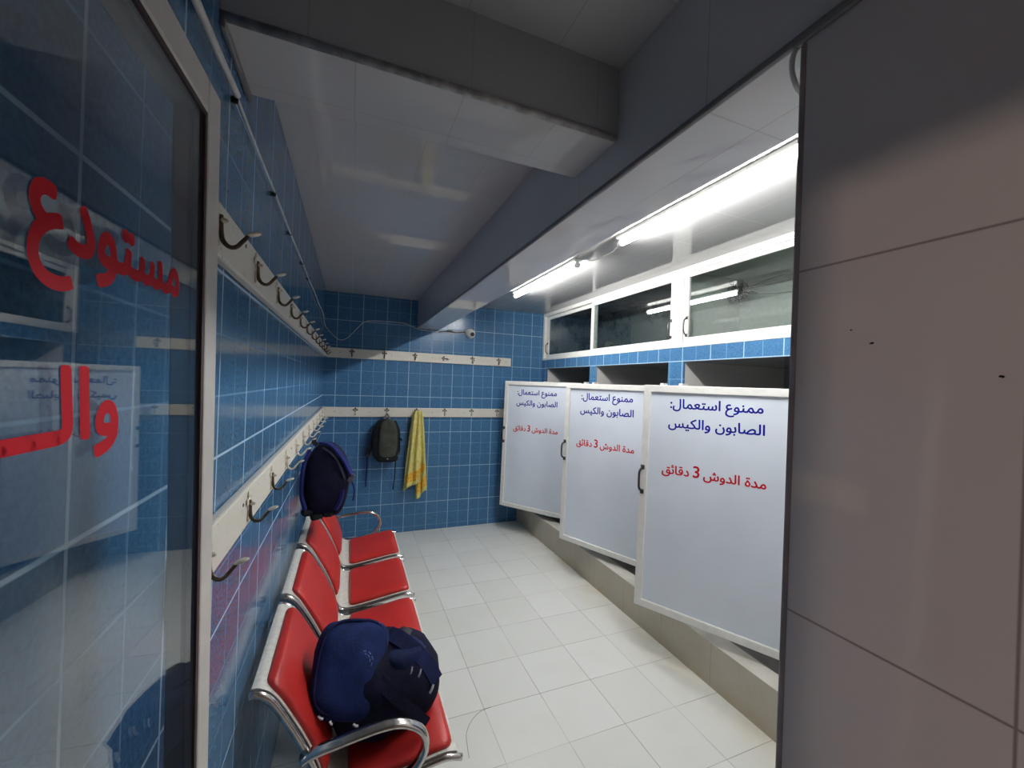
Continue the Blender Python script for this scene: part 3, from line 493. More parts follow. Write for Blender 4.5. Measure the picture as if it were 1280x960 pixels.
13: ('0,-5 10,77 41,78 67,80 88,85 105,91 119,101 131,114 140,130 147,151 154,176 160,206 168,242 176,283 254,268 251,256 248,242 245,228 242,213 239,199 237,185 235,171 233,158 233,147 233,137 234,128 235,119 238,111 243,103 250,97 261,91 275,87 294,83 318,79 347,78 383,77 396,76 406,72 414,66 419,57 422,48 423,38 421,28 417,18 409,9 399,1 387,-3 373,-5 335,-4 303,-2 276,2 254,7 236,13 222,21 210,30 202,41 196,54 191,67 187,82 184,99 214,97 203,77 192,60 180,45 167,33 152,22 137,14 120,7 101,2 80,-1 56,-3 29,-5 252,-194 239,-192 227,-188 217,-180 208,-169 204,-158 202,-145 204,-132 208,-121 217,-110 227,-102 239,-97 252,-95 265,-97 276,-102 287,-110 295,-121 299,-132 301,-145 299,-158 295,-169 287,-180 276,-188 265,-192 115,-194 102,-192 90,-188 80,-180 71,-169 67,-158 65,-145 67,-132 71,-121 80,-110 90,-102 102,-97 115,-95 128,-97 139,-102 150,-110 158,-121 162,-132 164,-145 162,-158 158,-169 150,-180 139,-188 128,-192 193,62', '1,0,71 70,2,71 1,71,2 99,105,104 102,101,100 100,99,102 99,104,102 104,103,102 69,3,70 2,70,3 119,118,96 67,66,5 98,97,99 97,96,99 105,99,96 108,107,105 107,106,105 3,69,68 4,3,68 68,67,4 67,5,4 116,115,114 114,113,112 116,114,117 114,112,117 111,117,112 62,57,63 57,58,63 78,77,76 80,79,78 61,55,54 55,61,56 61,57,120 58,57,61 9,8,59 96,118,117 117,111,96 105,96,111 108,105,111 111,110,108 109,108,110 5,66,65 65,64,5 6,5,64 64,63,6 63,58,6 7,6,58 58,59,7 59,8,7 27,26,60 26,25,60 75,74,73 73,72,75 81,75,72 84,83,81 82,81,83 53,52,30 29,28,60 27,60,28 92,91,90 90,89,88 49,33,32 92,90,93 90,88,93 87,93,88 49,32,50 31,50,32 34,48,47 35,46,45 46,35,47 34,47,35 42,41,43 35,45,44 44,43,35 43,41,35 41,40,35 36,35,40 40,39,36 39,38,36 38,37,36 33,49,48 48,34,33 72,95,94 94,93,72 93,87,72 81,72,87 84,81,87 87,86,84 86,85,84 50,31,51 52,51,31 30,52,31 78,76,75 80,78,75 75,81,80 53,30,54 61,54,30 30,29,61 29,60,61 58,61,60 59,58,60 60,25,59 25,24,59 24,23,59 9,59,23 10,9,23 23,22,10 22,21,10 11,10,21 21,20,11 20,19,11 19,18,11 12,11,18 18,17,12 17,16,12 13,12,16 16,15,13 15,14,13 57,62,120 56,61,120'),
14: ('0,-5 10,77 87,77 138,78 179,81 210,86 234,93 251,101 263,110 269,120 274,130 275,141 273,158 267,175 257,194 244,213 229,233 211,254 192,274 172,294 152,314 131,333 111,352 92,369 74,385 59,399 46,413 36,424 30,433 28,439 28,449 29,459 31,468 32,477 35,486 38,494 41,501 45,508 49,513 64,527 82,542 104,558 129,573 156,589 185,606 216,622 249,639 283,656 388,707 422,633 390,617 358,601 326,586 294,570 263,554 233,539 204,524 175,508 149,493 123,477 99,461 77,445 83,479 112,454 141,430 168,406 194,383 220,359 244,335 267,310 290,283 311,256 331,227 350,196 369,163 384,139 400,120 418,106 437,95 455,88 474,83 491,79 506,78 518,77 531,76 541,72 549,66 554,57 557,48 558,38 556,28 552,18 544,9 534,1 522,-3 508,-5 489,-4 468,-1 445,4 420,11 397,22 373,37 351,57 332,82 315,113 345,101 335,84 323,68 311,55 296,42 280,31 261,22 240,13 215,7 188,2 157,-2 122,-4 83,-5 102,463 332,81', '24,61,25 116,2,117 63,60,61 60,62,61 39,38,62 40,39,62 1,0,117 117,2,1 25,61,26 27,26,61 28,27,61 29,28,61 30,29,61 31,30,61 32,31,61 61,62,32 33,32,62 34,33,62 35,34,62 36,35,62 37,36,62 62,38,37 114,4,115 115,4,3 42,58,57 57,43,42 5,113,112 112,6,5 4,114,113 113,5,4 18,68,19 68,67,19 20,19,67 67,66,20 21,20,66 65,21,66 43,57,56 44,43,56 56,55,44 55,45,44 115,3,116 2,116,3 21,65,22 65,64,22 23,22,64 24,23,64 61,24,64 63,61,64 60,63,118 62,60,118 40,62,59 59,58,40 41,40,58 58,42,41 106,103,119 105,106,102 119,103,107 104,107,103 103,106,104 106,105,104 105,74,104 74,73,104 7,110,109 109,108,7 8,7,108 108,107,8 107,104,8 9,8,104 10,9,104 11,10,104 12,11,104 104,73,12 13,12,73 73,72,13 14,13,72 72,71,14 53,52,47 52,51,47 97,80,98 80,79,98 99,98,79 78,99,79 99,78,100 101,100,78 77,101,78 48,50,49 83,94,93 94,83,95 82,95,83 90,89,91 83,93,92 92,91,83 91,89,83 89,88,83 84,83,88 88,87,84 87,86,84 86,85,84 95,82,96 82,81,96 97,96,81 80,97,81 101,77,102 77,76,102 105,102,76 76,75,105 74,105,75 50,48,51 47,51,48 6,112,111 111,110,6 110,7,6 14,71,15 71,70,15 16,15,70 17,16,70 70,69,17 18,17,69 68,18,69 45,55,54 46,45,54 54,53,46 53,47,46 59,62,118 102,106,119'),
15: ('0,-5 9,77 43,78 70,82 89,88 102,97 111,110 116,127 117,148 118,174 117,205 98,714 179,714 199,214 200,180 198,149 196,120 190,94 182,71 170,51 154,34 133,20 109,9 78,1 42,-3', '1,0,24 3,2,23 23,2,24 1,24,2 3,23,22 22,4,3 16,15,8 9,8,15 15,14,9 10,9,14 14,13,10 4,22,21 5,4,21 21,20,5 20,19,5 6,5,19 19,18,6 18,17,6 7,6,17 17,16,7 16,8,7 10,13,11 13,12,11'),
16: ('58,-230 40,-148 79,-142 116,-134 151,-126 183,-114 212,-101 238,-84 260,-64 279,-40 294,-13 305,19 312,55 314,97 313,117 311,137 308,157 303,175 297,192 290,207 282,221 272,232 262,242 250,249 238,254 224,255 209,253 195,247 183,238 171,225 161,210 154,193 148,175 144,157 143,139 144,126 147,113 152,103 158,93 168,85 180,79 195,75 212,72 232,71 251,72 271,74 291,77 309,81 326,87 341,93 345,23 328,13 309,5 289,-1 267,-5 245,-7 223,-8 199,-7 176,-4 156,0 137,6 120,14 106,24 93,35 83,48 75,63 69,80 65,99 64,119 65,144 69,170 76,196 85,220 96,244 110,266 126,286 143,303 163,318 184,328 207,335 232,337 258,335 281,328 302,317 321,301 338,283 352,261 364,237 374,210 382,182 388,152 391,122 392,91 388,32 375,-22 355,-70 325,-111 288,-147 243,-177 189,-201 127,-218 313,83 299,2', '1,0,2 2,0,100 100,3,2 68,67,35 35,34,68 69,68,34 34,33,69 70,69,33 56,42,57 57,42,41 26,79,78 99,5,4 57,41,58 41,40,58 59,58,40 27,26,77 26,78,77 99,4,100 3,100,4 59,40,60 40,39,60 61,60,39 62,61,39 39,38,62 63,62,38 64,63,38 38,37,64 65,64,37 66,65,37 37,36,66 67,66,36 35,67,36 70,33,32 71,70,32 72,71,32 32,31,72 73,72,31 31,30,73 74,73,30 30,29,74 75,74,29 29,28,75 76,75,28 28,27,76 27,77,76 80,25,24 55,44,43 80,24,81 8,7,97 44,55,54 54,45,44 23,22,83 83,82,23 24,23,82 81,24,82 11,52,51 51,12,11 12,48,101 94,93,50 49,50,93 93,92,49 92,91,49 51,52,94 94,50,51 12,51,50 50,49,12 48,12,49 13,48,49 14,13,49 15,14,49 49,91,15 91,90,15 16,15,90 90,89,16 17,16,89 89,88,17 8,97,96 9,8,96 96,95,9 10,9,95 95,94,10 94,52,10 52,11,102 54,53,11 45,54,11 11,12,45 46,45,12 12,47,46 17,88,18 88,87,18 19,18,87 87,86,19 20,19,86 86,85,20 21,20,85 85,84,21 22,21,84 83,22,84 5,99,98 6,5,98 98,97,6 97,7,6 55,43,56 42,56,43 79,26,25 25,80,79 11,53,102 47,12,101 48,13,101 10,52,102'),
17: ('30,-1 31,15 32,33 35,51 38,69 43,89 49,110 55,131 63,153 72,176 144,148 138,130 132,112 127,95 122,79 118,63 116,48 114,34 112,20 112,6 115,-27 124,-55 139,-80 159,-101 184,-118 213,-131 246,-140 281,-146 319,-148 361,-146 399,-140 432,-130 460,-117 484,-101 504,-83 520,-62 533,-40 543,-17 549,7 553,31 554,54 552,81 548,112 539,146 527,185 509,230 486,280 561,318 574,292 586,266 598,239 608,211 617,182 625,154 630,124 634,95 635,65 634,39 631,12 626,-15 618,-42 607,-69 594,-95 578,-119 558,-142 536,-164 509,-182 479,-199 446,-212 408,-222 365,-228 318,-230 280,-229 243,-224 208,-217 174,-206 143,-192 116,-175 91,-155 70,-131 53,-104 40,-73 33,-39 332,398 319,400 307,404 297,413 288,423 284,434 282,447 284,460 288,471 297,482 307,490 319,495 332,497 345,495 356,490 367,482 375,471 379,460 381,447 379,434 375,423 367,413 356,404 345,400', '81,80,21 21,20,81 82,81,20 0,82,20 20,19,0 1,0,19 19,18,1 2,1,18 18,17,2 3,2,17 17,16,3 4,3,16 16,15,4 5,4,15 15,14,5 6,5,14 14,13,6 7,6,13 13,12,7 8,7,12 72,27,73 26,73,27 73,26,74 25,74,26 74,25,75 25,24,75 76,75,24 86,92,91 89,88,87 87,86,89 86,91,89 90,89,91 85,84,86 84,83,86 92,86,83 94,93,92 71,28,72 27,72,28 76,24,77 24,23,77 78,77,23 23,22,78 79,78,22 80,79,22 21,80,22 8,12,11 9,8,11 11,10,9 96,95,97 98,104,99 97,95,98 31,68,67 67,32,31 30,69,68 68,31,30 32,67,66 66,33,32 29,70,69 69,30,29 103,102,101 104,103,101 99,104,101 100,99,101 62,61,36 37,36,61 61,60,37 60,59,37 38,37,59 59,58,38 39,38,58 58,57,39 40,39,57 57,56,40 41,40,56 56,55,41 42,41,55 55,54,42 54,53,42 43,42,53 53,52,43 33,66,65 65,64,33 34,33,64 64,63,34 35,34,63 63,62,35 62,36,35 43,52,44 52,51,44 51,50,44 45,44,50 50,49,45 49,48,45 46,45,48 48,47,46 28,71,70 70,29,28 106,105,83 105,104,83 104,98,83 92,83,98 98,95,92 94,92,95'),
18: ('0,-5 10,77 40,78 66,80 88,83 106,88 120,97 130,108 137,122 142,140 143,163 142,181 139,201 135,223 129,246 122,271 114,296 105,322 96,348 86,373 167,403 176,381 184,356 192,330 199,303 205,276 211,249 215,223 218,200 219,179 218,153 215,130 211,109 204,89 195,72 185,57 173,43 158,31 142,22 123,13 102,7 80,2 56,-2 29,-4 107,-191 94,-189 82,-185 72,-177 63,-166 59,-155 57,-142 59,-129 63,-118 72,-107 82,-99 94,-94 107,-92 120,-94 131,-99 142,-107 150,-118 154,-129 156,-142 154,-155 150,-166 142,-177 131,-185 120,-189', '1,0,43 43,2,1 2,43,42 52,47,53 50,49,48 48,47,50 47,52,50 51,50,52 41,3,42 2,42,3 4,40,39 5,4,39 47,46,45 45,44,47 53,47,44 56,55,53 54,53,55 3,41,40 40,4,3 62,61,60 63,62,64 64,62,65 62,60,65 59,65,60 33,32,8 9,8,32 32,31,9 31,30,9 10,9,30 30,29,10 11,10,29 29,28,11 12,11,28 28,27,12 13,12,27 27,26,13 44,67,66 66,65,44 65,59,44 53,44,59 56,53,59 59,58,56 57,56,58 5,39,38 38,37,5 6,5,37 37,36,6 36,35,6 7,6,35 35,34,7 34,33,7 33,8,7 13,26,14 26,25,14 15,14,25 25,24,15 16,15,24 24,23,16 17,16,23 23,22,17 18,17,22 22,21,18 19,18,21 21,20,19'),
19: ('949,-5 930,-4 908,-3 884,1 857,5 830,12 804,20 778,31 755,44 735,59 817,100 841,92 865,86 890,82 914,79 937,78 959,77 972,76 982,72 990,66 995,57 998,48 999,38 997,28 993,18 985,9 975,1 963,-3 484,-18 429,-17 379,-15 337,-12 299,-6 267,0 240,8 217,17 199,28 184,41 173,55 164,71 158,89 181,97 164,68 146,45 127,28 107,15 87,6 67,1 45,-3 23,-4 0,-5 10,77 32,78 51,81 68,87 82,95 94,106 105,120 114,137 122,157 130,181 138,208 146,240 154,275 227,256 223,241 219,226 216,212 213,199 210,186 209,176 207,166 206,158 206,151 207,136 211,122 217,111 227,100 241,91 259,84 283,77 313,72 349,69 392,66 443,65 502,64 544,65 584,68 620,72 653,78 682,86 708,97 729,108 748,122 762,137 773,154 779,172 781,192 780,207 776,221 770,236 761,249 750,261 736,272 719,280 699,285 675,287 643,284 611,276 580,262 548,244 518,223 490,200 462,174 437,149 414,123 393,98 376,75 361,55 274,58 297,93 322,128 351,165 381,200 414,234 449,266 485,295 522,320 561,341 601,356 641,366 681,369 716,366 747,359 776,347 800,330 820,310 837,286 848,260 856,231 858,200 854,162 843,126 824,92 795,61 756,34 707,12 646,-5 571,-15 165,70 370,67 286,77 826,97 763,39', '51,50,49 49,52,51 53,48,47 52,49,48 48,53,52 53,47,46 54,53,46 46,45,54 55,54,45 45,44,55 39,42,149 39,149,41 42,39,43 40,43,39 39,41,40 75,74,41 55,44,43 56,55,43 43,40,56 57,56,40 58,57,40 59,58,40 40,41,59 41,74,59 74,73,59 73,72,59 60,59,72 72,71,60 71,70,60 61,60,70 70,69,61 69,68,61 68,67,61 67,62,61 82,121,81 119,33,32 119,81,151 151,81,120 81,121,120 33,119,34 35,34,119 78,35,119 79,78,119 119,80,79 118,30,83 116,115,122 115,123,122 84,29,28 28,85,84 112,111,125 111,126,125 83,30,29 29,84,83 123,115,114 114,113,123 124,123,113 113,112,124 112,125,124 30,118,31 81,119,118 82,81,118 82,118,150 121,82,117 117,116,121 116,122,121 35,78,36 37,36,78 78,77,37 38,37,77 41,38,77 77,76,41 75,41,76 62,67,66 66,65,62 63,62,65 65,64,63 148,87,86 127,110,109 128,127,109 109,108,128 108,129,128 105,131,106 88,147,89 130,107,106 106,131,130 87,148,147 147,88,87 129,108,107 107,130,129 92,9,93 9,92,91 132,104,133 8,145,153 9,146,145 145,8,9 104,103,134 133,104,134 89,147,146 90,89,146 146,9,90 9,91,90 104,132,105 131,105,132 143,10,144 4,12,5 11,5,12 144,6,5 5,11,144 143,144,11 10,143,152 10,152,142 142,141,96 97,96,141 141,140,97 98,97,140 140,139,98 2,14,3 13,3,14 16,0,27 15,1,0 0,16,15 14,2,1 1,15,14 19,18,17 23,22,24 21,20,17 19,17,20 16,27,26 26,25,16 25,24,16 24,22,16 22,21,16 21,17,16 3,13,4 12,4,13 6,144,7 8,153,144 9,8,144 144,10,9 94,93,10 95,94,10 10,142,95 142,96,95 98,139,99 139,138,99 100,99,138 138,137,100 101,100,137 137,136,101 102,101,136 136,135,102 103,102,135 134,103,135 148,86,28 85,28,86 126,111,110 110,127,126 93,9,10 38,41,149 117,82,150 118,83,150 32,31,118 119,32,118 80,119,151 143,11,152 7,144,153'),
20: ('326,-272 287,-271 249,-266 213,-259 179,-248 147,-234 119,-217 93,-196 71,-171 54,-143 40,-111 33,-75 30,-35 30,-24 32,-9 34,8 37,27 42,49 49,74 59,101 71,130 87,160 160,126 151,106 142,87 135,70 129,53 124,37 121,23 118,8 117,-6 116,-20 120,-59 130,-92 148,-119 171,-141 199,-159 232,-172 268,-181 307,-186 348,-188 378,-187 407,-185 434,-181 460,-176 484,-169 507,-161 527,-152 547,-141 564,-130 580,-118 594,-104 606,-91 616,-76 625,-60 631,-44 637,-23 642,-1 646,22 648,44 650,62 650,77 649,112 645,144 638,172 629,195 618,215 606,230 591,241 576,248 560,250 550,249 539,246 530,241 520,233 512,225 504,215 497,204 491,192 487,179 483,165 481,151 480,136 481,125 484,115 488,107 494,99 502,93 512,89 523,85 536,82 551,80 568,78 587,77 607,77 818,77 831,76 841,72 849,66 854,57 857,48 858,38 856,28 852,18 844,9 834,1 822,-3 808,-5 569,-5 547,-4 525,-2 505,2 486,8 468,15 452,24 437,35 425,48 415,63 407,80 402,99 400,121 401,146 405,170 412,195 421,219 433,242 447,263 463,282 481,299 501,312 522,323 545,329 568,331 598,328 625,319 651,303 674,281 694,252 710,216 722,172 730,121 732,63 731,43 727,18 722,-11 713,-42 703,-72 691,-101 674,-131 653,-157 630,-181 604,-201 576,-219 546,-234 513,-246 479,-256 443,-263 406,-268 367,-271 639,434 626,436 614,440 604,449 595,459 591,470 589,483 591,496 595,507 604,518 614,526 626,531 639,533 652,531 663,526 674,518 682,507 686,496 688,483 686,470 682,459 674,449 663,440 652,436 502,434 489,436 477,440 467,449 458,459 454,470 452,483 454,496 458,507 467,518 477,526 489,531 502,533 515,531 526,526 537,518 545,507 549,496 551,483 549,470 545,459 537,449 526,440 515,436 641,-5 731,77 723,-5', '10,9,33 33,32,10 11,10,32 12,11,32 32,31,12 13,12,31 14,13,31 31,30,14 15,14,30 30,29,15 16,15,29 29,28,16 17,16,28 28,27,17 18,17,27 27,26,18 19,18,26 26,25,19 1,38,2 2,38,3 38,37,3 4,3,37 36,4,37 4,36,5 35,5,36 39,0,40 40,0,158 158,41,40 41,158,157 157,42,41 0,39,1 38,1,39 5,35,6 7,6,35 35,34,7 8,7,34 9,8,34 33,9,34 19,25,24 20,19,24 24,23,20 21,20,23 23,22,21 189,188,187 186,192,191 43,156,155 155,44,43 189,187,186 186,191,189 190,189,191 154,46,45 111,89,112 89,88,112 154,45,155 44,155,45 112,88,113 88,87,113 114,113,87 87,86,114 115,114,86 116,115,86 86,85,116 117,116,85 79,78,124 125,124,78 78,77,125 77,76,125 126,125,76 76,75,126 127,126,75 75,74,127 128,127,74 186,185,184 184,183,186 192,186,183 195,194,192 193,192,194 42,157,156 156,43,42 117,85,118 85,84,118 119,118,84 84,83,119 120,119,83 83,82,120 121,120,82 82,81,121 122,121,81 81,80,122 123,122,80 80,79,123 79,124,123 198,204,199 108,92,109 91,109,92 47,153,152 152,48,47 109,91,110 90,110,91 71,70,131 70,132,131 202,201,203 204,203,201 199,204,201 201,200,199 162,168,167 165,164,163 163,162,165 162,167,165 166,165,167 69,68,134 133,69,134 161,160,162 170,169,168 48,152,151 49,48,151 94,93,108 92,108,93 132,70,69 69,133,132 174,180,175 182,181,159 181,180,159 180,174,159 174,173,171 173,172,171 95,107,106 95,106,105 102,101,103 95,105,104 104,103,95 103,101,95 101,100,95 96,95,100 100,99,96 99,98,96 97,96,98 58,57,143 142,143,107 107,95,142 141,142,95 56,55,146 146,145,56 59,58,143 143,142,59 60,59,142 142,141,60 61,60,141 61,141,208 62,61,140 63,62,140 140,139,63 64,63,139 139,138,64 179,178,177 180,179,177 175,180,177 177,176,175 49,151,150 50,49,150 150,149,50 51,50,149 52,51,149 149,148,52 53,52,148 148,147,53 54,53,147 147,146,54 146,55,54 207,57,108 57,58,108 94,108,58 58,59,94 59,60,94 60,61,94 64,138,65 138,137,65 66,65,137 137,136,66 67,66,136 136,135,67 68,67,135 134,68,135 162,160,159 168,162,159 159,174,168 174,171,168 170,168,171 46,154,153 153,47,46 110,90,111 89,111,90 128,74,73 129,128,73 73,72,129 130,129,72 72,71,130 71,131,130 183,206,205 205,204,183 204,198,183 192,183,198 195,192,198 198,197,195 196,195,197 140,61,208 56,145,207 209,207,144 145,144,207 207,209,143 57,207,143 141,95,208 107,143,209'),
21: ('0,-5 10,77 40,78 66,80 88,83 106,88 120,97 130,108 137,122 142,140 143,163 142,181 139,201 135,223 129,246 122,271 114,296 105,322 96,348 86,373 167,403 176,381 184,356 192,330 199,303 205,276 211,249 215,223 218,200 219,179 218,153 215,130 211,109 204,89 195,72 185,57 173,43 158,31 142,22 123,13 102,7 80,2 56,-2 29,-4 37,514 25,568 41,572 55,575 67,578 103,587 98,566 81,573 64,585 49,600 35,618 28,638 25,659 27,678 31,695 40,710 50,722 63,732 78,740 94,746 110,749 128,750 135,750 143,749 152,748 160,746 168,744 175,742 167,692 160,693 154,695 148,696 142,697 135,698 128,698 114,697 102,694 92,689 85,681 80,673 79,662 81,649 85,637 93,626 102,617 112,609 124,603 134,598 144,595 152,594 111,590 129,595 145,600 162,605 177,609 191,614 204,619 220,568 203,562 184,556 164,549 142,542 120,536 98,530 77,524 56,519 72,579 137,597', '1,0,43 43,2,1 44,46,45 41,3,42 47,109,108 2,43,42 42,3,2 46,44,109 109,47,46 57,56,84 84,83,57 58,57,83 94,89,49 89,94,90 40,39,4 39,5,4 50,107,106 94,49,50 51,50,49 49,89,88 63,80,79 79,64,63 3,41,40 40,4,3 107,50,108 50,51,108 47,108,51 48,47,51 51,49,110 49,88,52 88,87,52 53,52,87 87,86,53 54,53,86 86,85,54 55,54,85 56,55,85 84,56,85 58,83,82 59,58,82 60,59,82 82,81,60 61,60,81 62,61,81 81,80,62 80,63,62 77,66,78 65,78,66 74,69,75 68,75,69 92,95,94 96,92,93 75,68,76 67,76,68 95,92,111 92,96,111 76,67,77 66,77,67 103,98,97 98,103,102 99,98,102 102,101,99 101,100,99 35,34,7 34,33,7 8,7,33 33,32,8 9,8,32 32,31,9 31,30,9 10,9,30 30,29,10 11,10,29 29,28,11 12,11,28 28,27,12 13,12,27 27,26,13 14,13,26 26,25,14 93,105,104 104,103,93 103,97,93 96,93,97 72,71,73 71,70,73 74,73,70 69,74,70 5,39,38 38,37,5 6,5,37 37,36,6 36,35,6 35,7,6 14,25,15 25,24,15 16,15,24 24,23,16 17,16,23 23,22,17 18,17,22 22,21,18 19,18,21 21,20,19 50,106,105 94,50,105 90,94,95 95,91,90 64,79,78 78,65,64 49,52,110 48,51,110 105,93,94 93,92,94 91,95,111'),
22: ('0,-5 10,77 27,77 46,77 66,78 86,78 107,78 128,79 148,80 168,81 186,84 203,86 218,89 231,93 253,102 272,113 287,126 299,140 309,157 316,178 320,201 323,229 324,261 323,288 319,314 313,339 305,361 294,381 282,397 268,409 252,417 234,419 219,417 205,411 193,402 181,389 171,374 164,357 158,339 154,321 153,303 154,290 157,278 162,267 168,258 178,250 190,244 205,239 222,236 242,235 261,236 281,238 301,241 319,245 336,251 351,257 355,187 344,180 332,174 319,169 305,165 291,161 277,159 262,157 248,156 233,156 201,158 172,163 147,173 125,185 107,200 93,218 82,237 76,259 74,283 75,308 79,334 86,360 95,384 106,408 120,430 136,450 153,467 173,482 194,492 217,499 242,501 276,497 306,485 332,466 353,440 371,410 385,375 394,336 400,296 402,255 399,207 391,165 377,127 356,93 328,63 292,38 276,30 257,23 237,16 214,11 191,7 166,3 139,0 113,-2 85,-4 57,-4 29,-5 293,604 280,606 268,610 258,619 249,629 245,640 243,653 245,666 249,677 258,688 268,696 280,701 293,703 306,701 317,696 328,688 336,677 340,666 342,653 340,640 336,629 328,619 317,610 306,606 156,604 143,606 131,610 121,619 112,629 108,640 106,653 108,666 112,677 121,688 131,696 143,701 156,703 169,701 180,696 191,688 199,677 203,666 205,653 203,640 199,629 191,619 180,610 169,606 324,247 312,167', '2,112,3 1,0,112 112,2,1 3,112,111 111,4,3 4,111,110 110,5,4 140,146,145 7,108,8 108,7,109 139,138,140 148,147,146 5,110,109 6,5,109 109,7,6 75,74,40 142,141,143 141,140,143 140,145,143 145,144,143 160,159,137 151,150,149 153,152,158 10,106,105 105,11,10 156,155,157 158,157,155 153,158,155 155,154,153 9,107,106 106,10,9 66,47,67 47,46,67 34,33,82 83,82,33 137,159,158 158,152,137 151,149,152 8,108,107 107,9,8 67,46,68 46,45,68 69,68,45 45,44,69 70,69,44 71,70,44 44,43,71 72,71,43 43,42,72 73,72,42 42,41,73 74,73,41 40,74,41 75,40,39 76,75,39 39,38,76 77,76,38 78,77,38 38,37,78 79,78,37 37,36,79 80,79,36 36,35,80 81,80,35 35,34,81 34,82,81 140,138,137 146,140,137 137,152,146 152,149,146 148,146,149 48,65,49 116,122,121 13,104,103 49,65,64 86,31,30 119,118,117 117,116,119 116,121,119 121,120,119 61,51,62 13,103,102 14,13,102 102,101,14 101,15,14 49,64,63 50,49,63 63,62,50 62,51,50 86,30,87 115,114,116 114,113,116 122,116,113 125,124,122 124,123,122 59,19,162 132,131,133 131,130,129 97,96,56 57,58,98 98,97,57 97,56,57 56,96,55 96,95,55 95,94,55 98,58,18 59,18,58 19,59,58 20,19,58 58,57,20 57,56,20 21,20,56 56,55,21 55,54,21 21,54,161 54,55,22 23,22,55 55,94,23 24,23,94 94,93,24 25,24,93 93,92,25 26,25,92 92,91,26 133,131,134 131,129,134 128,134,129 15,101,100 16,15,100 100,99,16 17,16,99 99,98,17 98,18,17 60,19,61 19,20,61 51,61,20 52,51,20 20,21,52 21,53,52 26,91,27 91,90,27 28,27,90 90,89,28 29,28,89 89,88,29 30,29,88 87,30,88 136,135,113 135,134,113 134,128,113 122,113,128 125,122,128 128,127,125 127,126,125 11,105,104 12,11,104 104,13,12 65,48,66 47,66,48 83,33,32 84,83,32 85,84,32 32,31,85 31,86,85 19,60,162 53,21,161 54,22,161 18,59,162'),
23: ('35,45 75,114 90,105 109,97 131,89 156,82 184,78 215,77 246,78 273,81 295,87 312,95 327,105 338,117 345,130 350,145 351,162 350,176 347,193 343,212 335,234 323,260 306,292 284,329 255,373 220,424 289,469 322,422 350,378 374,337 393,299 407,265 419,234 426,205 431,180 432,157 430,131 423,105 412,80 396,56 373,36 345,18 310,5 266,-3 215,-6 191,-5 168,-3 146,0 124,5 103,10 84,18 66,26 50,35', '52,51,2 0,52,2 2,1,0 46,5,47 47,5,48 5,4,48 49,48,4 49,4,50 4,3,50 51,50,3 2,51,3 8,7,44 45,44,7 6,45,7 8,44,43 43,9,8 24,26,25 45,6,46 5,46,6 35,34,16 11,41,40 12,11,40 40,39,12 13,12,39 39,38,13 14,13,38 38,37,14 15,14,37 37,36,15 36,35,15 35,16,15 16,34,17 34,33,17 18,17,33 33,32,18 19,18,32 20,19,32 32,31,20 21,20,31 31,30,21 9,43,42 10,9,42 42,41,10 41,11,10 21,30,22 30,29,22 23,22,29 29,28,23 24,23,28 28,27,24 26,24,27'),
24: ('81,569 124,586 161,595 197,598 260,586 300,550 315,496 300,443 255,409 180,397 180,307 261,295 310,253 326,193 312,135 274,98 216,84 166,90 115,107 64,136 64,30 113,9 161,-4 209,-9 321,18 396,90 424,198 414,266 382,324 326,360 376,398 404,447 413,513 388,607 318,669 212,691 164,688 122,678 81,662', '37,1,2 21,18,20 19,20,18 38,0,1 1,37,38 23,16,22 17,22,16 9,10,8 3,35,36 22,17,21 18,21,17 3,36,2 37,2,36 24,14,15 4,5,34 25,26,13 26,27,13 14,24,25 25,13,14 13,27,12 27,28,12 28,29,12 11,12,29 29,30,7 30,31,7 6,7,31 31,32,6 5,6,32 32,33,5 34,5,33 16,23,24 24,15,16 8,10,11 11,29,8 29,7,8 35,3,4 4,34,35'),
